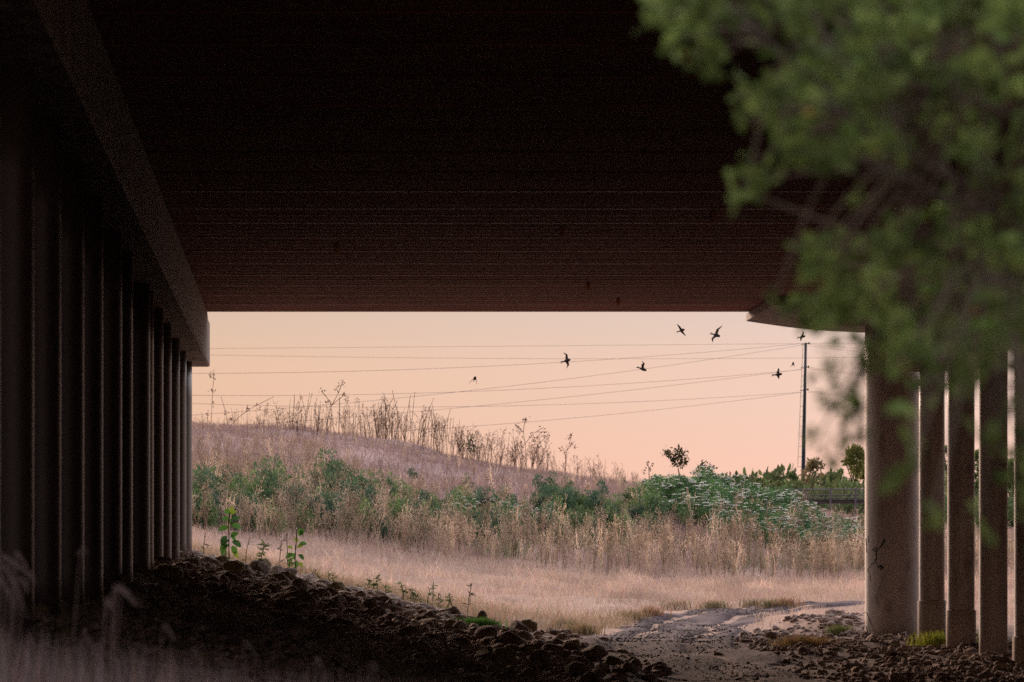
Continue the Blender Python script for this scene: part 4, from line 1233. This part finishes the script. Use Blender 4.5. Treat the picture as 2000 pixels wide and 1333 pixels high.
# ------------------------------------------------------------------ utility pole and lines
DP = 450.0
M_steel = noise_mat('dark_blue_steel', (.022, .032, .05), (.035, .045, .065), 2, .6, 0)
pole = link('utility_pole', None, label='tall dark steel utility pole with a climbing ladder on its left side', category='utility pole')
ptop = P(1573.5, 670, DP); pb = P(1565.5, 1010, DP); pb.z = Hs(pb.x, DP)
pole.location = pb
ax = (ptop - pb)
mb = MB(); mb.tube([Vector((0, 0, -.5)), ax*.35, ax*.7, ax], [.30, .25, .20, .16], 16); mb.build('shaft', M_steel, pole, smooth_sh=True)
for py in (673, 719, 763):
    t = (py - 1010) / (670 - 1010); c = P(1573.5 - 8*(py-670)/340, py, DP) - pb
    mb = MB(); mb.tube([c, c + Vector((.35, -.3, .12))], [.06, .05], 8)
    mb.tube([c + Vector((.3, -.3, 0)), c + Vector((.42, -.32, .2))], [.12, .10], 10); mb.build('insulator', M_steel, pole)
    mb = MB(); mb.tube([c, c + Vector((-.5, 0, .02))], [.05, .04], 8); mb.build('bracket', M_steel, pole)
mb = MB()
l_top = P(1568, 676, DP) - pb; l_bot = P(1558, 912, DP) - pb
mb.tube([l_top, l_bot], [.022, .022], 6)
k = 12
for i in range(k + 1):
    c = l_top.lerp(l_bot, i / k); s = ax * ((c.z) / ax.z)
    mb.tube([c, Vector((s.x, 0, c.z))], [.02, .02], 6)
mb.build('ladder', M_steel, pole)
M_wire = noise_mat('weathered_wire', (.26, .18, .15), (.32, .22, .19), 3, .7, 0)
def wire(pts, D0, D1, label, r=.018):
    """smooth cable through the listed sight lines, its distance changing evenly along it"""
    px0, px1 = pts[0][0], pts[-1][0]
    xs1 = np.array([p[0] for p in pts]); ys1 = np.array([p[1] for p in pts])
    deg = min(2, len(pts) - 1)
    co = np.polyfit(xs1, ys1, deg)
    out = []
    for i in range(31):
        px = px0 + (px1 - px0) * i / 30
        D = 1 / ((1-i/30)/D0 + (i/30)/D1)
        out.append(P(px, float(np.polyval(co, px)), D))
    mb = MB(); mb.tube(out, [r] * 31, 5)
    mb.build('power_line', M_wire, label=label, category='power line', group='overhead power lines')
wire([(200, 682.5), (430, 681), (900, 679), (1300, 672.5), (1685, 670), (2000, 668)], 600, 600, 'faint topmost power line crossing the whole sky, just above the pole top', .02)
wire([(200, 690), (415, 693), (900, 700), (1200, 702), (1500, 700), (1685, 698), (2000, 694)], 600, 600, 'faint second power line crossing the sky nearly level behind the birds', .02)
wire([(200, 729), (380, 728.5), (760, 724), (900, 720), (1200, 700.5), (1400, 684), (1570, 673)], 340, DP, 'power line leaving the pole top and running almost level to the far left')
wire([(300, 815), (660, 792), (900, 764), (1248, 721), (1568, 675)], 330, DP, 'power line falling most steeply from the pole top toward the left')
wire([(200, 771), (380, 771), (700, 770), (1180, 754), (1420, 736), (1566, 721)], 340, DP, 'upper of the two power lines leaving the middle of the pole leftward')
wire([(400, 836), (860, 799), (1180, 770), (1460, 734), (1566, 722)], 330, DP, 'lower of the two power lines leaving the middle of the pole leftward')
wire([(200, 783), (378, 786), (660, 793), (860, 797), (1300, 784), (1566, 765)], 340, DP, 'upper of the two power lines leaving the lowest arm of the pole leftward')
wire([(500, 855), (940, 830), (1232, 808), (1566, 766)], 330, DP, 'lowest power line, dipping behind the dried weeds toward the left')
for y0_, y1_, lab in ((672, 683, 'power line from the pole top running right behind the thick column'), (675, 690, 'slightly lower line from the pole top running right'), (718, 731, 'power line from the middle of the pole running right'), (720, 736, 'lower twin line from the middle of the pole running right'), (764, 775, 'power line from the lowest arm running right'), (766, 780, 'lower twin line from the lowest arm running right')):
    wire([(1579, y0_), (1690, y1_), (1850, y1_ + 14), (2100, y1_ + 32)], DP, 380, lab)

# ------------------------------------------------------------------ birds
M_bird = noise_mat('dark_feathers', (.018, .014, .013), (.035, .028, .026), 30, .8, 0)
def bird(D, tail, head, wingA, wingB, label):
    s = D / F
    cx, cy = (tail[0] + head[0]) / 2, (tail[1] + head[1]) / 2
    org = P(cx, cy, D)
    def q(p, dy=0): return Vector(((p[0] - cx) * s, dy, (cy - p[1]) * s))
    rg = random.Random(int(cx * 7))
    ax_ = q(head) - q(tail); L = .155
    dvec = Vector((ax_.x, 0, ax_.z)); rem = max(L*L - dvec.length_squared, 0) ** .5
    d = Vector((dvec.x, -rem, dvec.z)).normalized()
    mb = MB()
    T = -d * L * .5; Hd = d * L * .5
    mb.tube([T, T.lerp(Hd, .15), T.lerp(Hd, .4), T.lerp(Hd, .62), T.lerp(Hd, .8), T.lerp(Hd, .9), Hd], [.006, .014, .024, .027, .021, .018, .004], 10)
    # forked tail
    side = d.cross(Vector((0, -1, .3))).normalized()
    for sg in (1, -1): mb.tube([T + d*.02, T - d*.03 + side*.008*sg, T - d*.065 + side*.022*sg], [.008, .007, .002], 6)
    for wpts in (wingA, wingB):
        if not wpts: continue
        pts = [d * .02] + [q(p, -.012 * (i + 1)) for i, p in enumerate(wpts)]
        # each wing is a thin swept blade with real chord
        m = len(pts); ch = [.075, .070, .052, .010][:m] if m == 4 else [.07, .06, .01][:m]
        secs = []
        for i, p in enumerate(pts):
            back = -d * ch[i] * (1.0); nrm = (pts[min(i+1, m-1)] - pts[max(i-1, 0)]).cross(d)
            nrm = nrm.normalized() * .0035 if nrm.length > 1e-6 else Vector((0, 0, .0035))
            f = d * ch[i] * .35
            secs.append([p + f, p + back*.3 + nrm, p + back*.7, p + back*.3 - nrm])
        mb.loft(secs)
    o = mb.build('flying_bird', M_bird, label=label, category='bird', group='birds flying past the bridge')
    o.location = org
    rm = o.modifiers.new('skin', 'REMESH'); rm.mode = 'VOXEL'; rm.voxel_size = .0035
    return o
def z5(a): return (1080 + a[0] / 5.556, 630 + a[1] / 5.556)
bird(64, z5((110, 425)), z5((190, 405)), [z5((155, 380)), z5((155, 355)), z5((115, 328))], [z5((165, 440)), z5((172, 462)), z5((146, 502))], 'dark bird left of centre above the hill with one wing up and one down')
bird(64, z5((935, 492)), z5((1015, 525)), [z5((980, 470)), z5((993, 448)), z5((962, 418))], [z5((985, 520)), z5((990, 528))], 'dark bird on the power line near the middle, one wing raised')
bird(68, z5((1365, 97)), z5((1427, 78)), [z5((1385, 62)), z5((1372, 44)), z5((1346, 20))], [z5((1408, 105)), z5((1425, 125)), z5((1442, 152))], 'highest dark bird with wings stretched in a diagonal line')
bird(60, z5((1735, 125)), z5((1812, 155)), [z5((1785, 105)), z5((1795, 78)), z5((1838, 38))], [z5((1758, 162)), z5((1735, 182)), z5((1732, 220))], 'largest dark bird, beside the highest one, wings spread in an S')
bird(66, (926, 742), (928.5, 737), [(924, 741), (921, 744), (916.5, 749)], [(930, 741), (931, 745), (931, 751)], 'leftmost small bird with wings folded down over the hill')
bird(66, (1512.5, 732.5), (1527.5, 731), [(1520.5, 727), (1521.5, 724), (1520.5, 719)], [(1521, 734), (1521.5, 737), (1521.5, 741)], 'dark bird close left of the pole at the level of its middle arm')
bird(92, (1549, 713), (1549, 708.5), [(1547.5, 711), (1545.5, 714), (1543.5, 718)], [(1550, 711), (1551.5, 714), (1552, 718)], 'tiny bird with drooped wings touching the ladder side of the pole')
bird(78, (1561.5, 659), (1573, 657), [(1568, 655), (1569.5, 651), (1568, 647)], [(1566, 660), (1565, 663), (1564, 667)], 'bird hovering directly above the top of the pole')
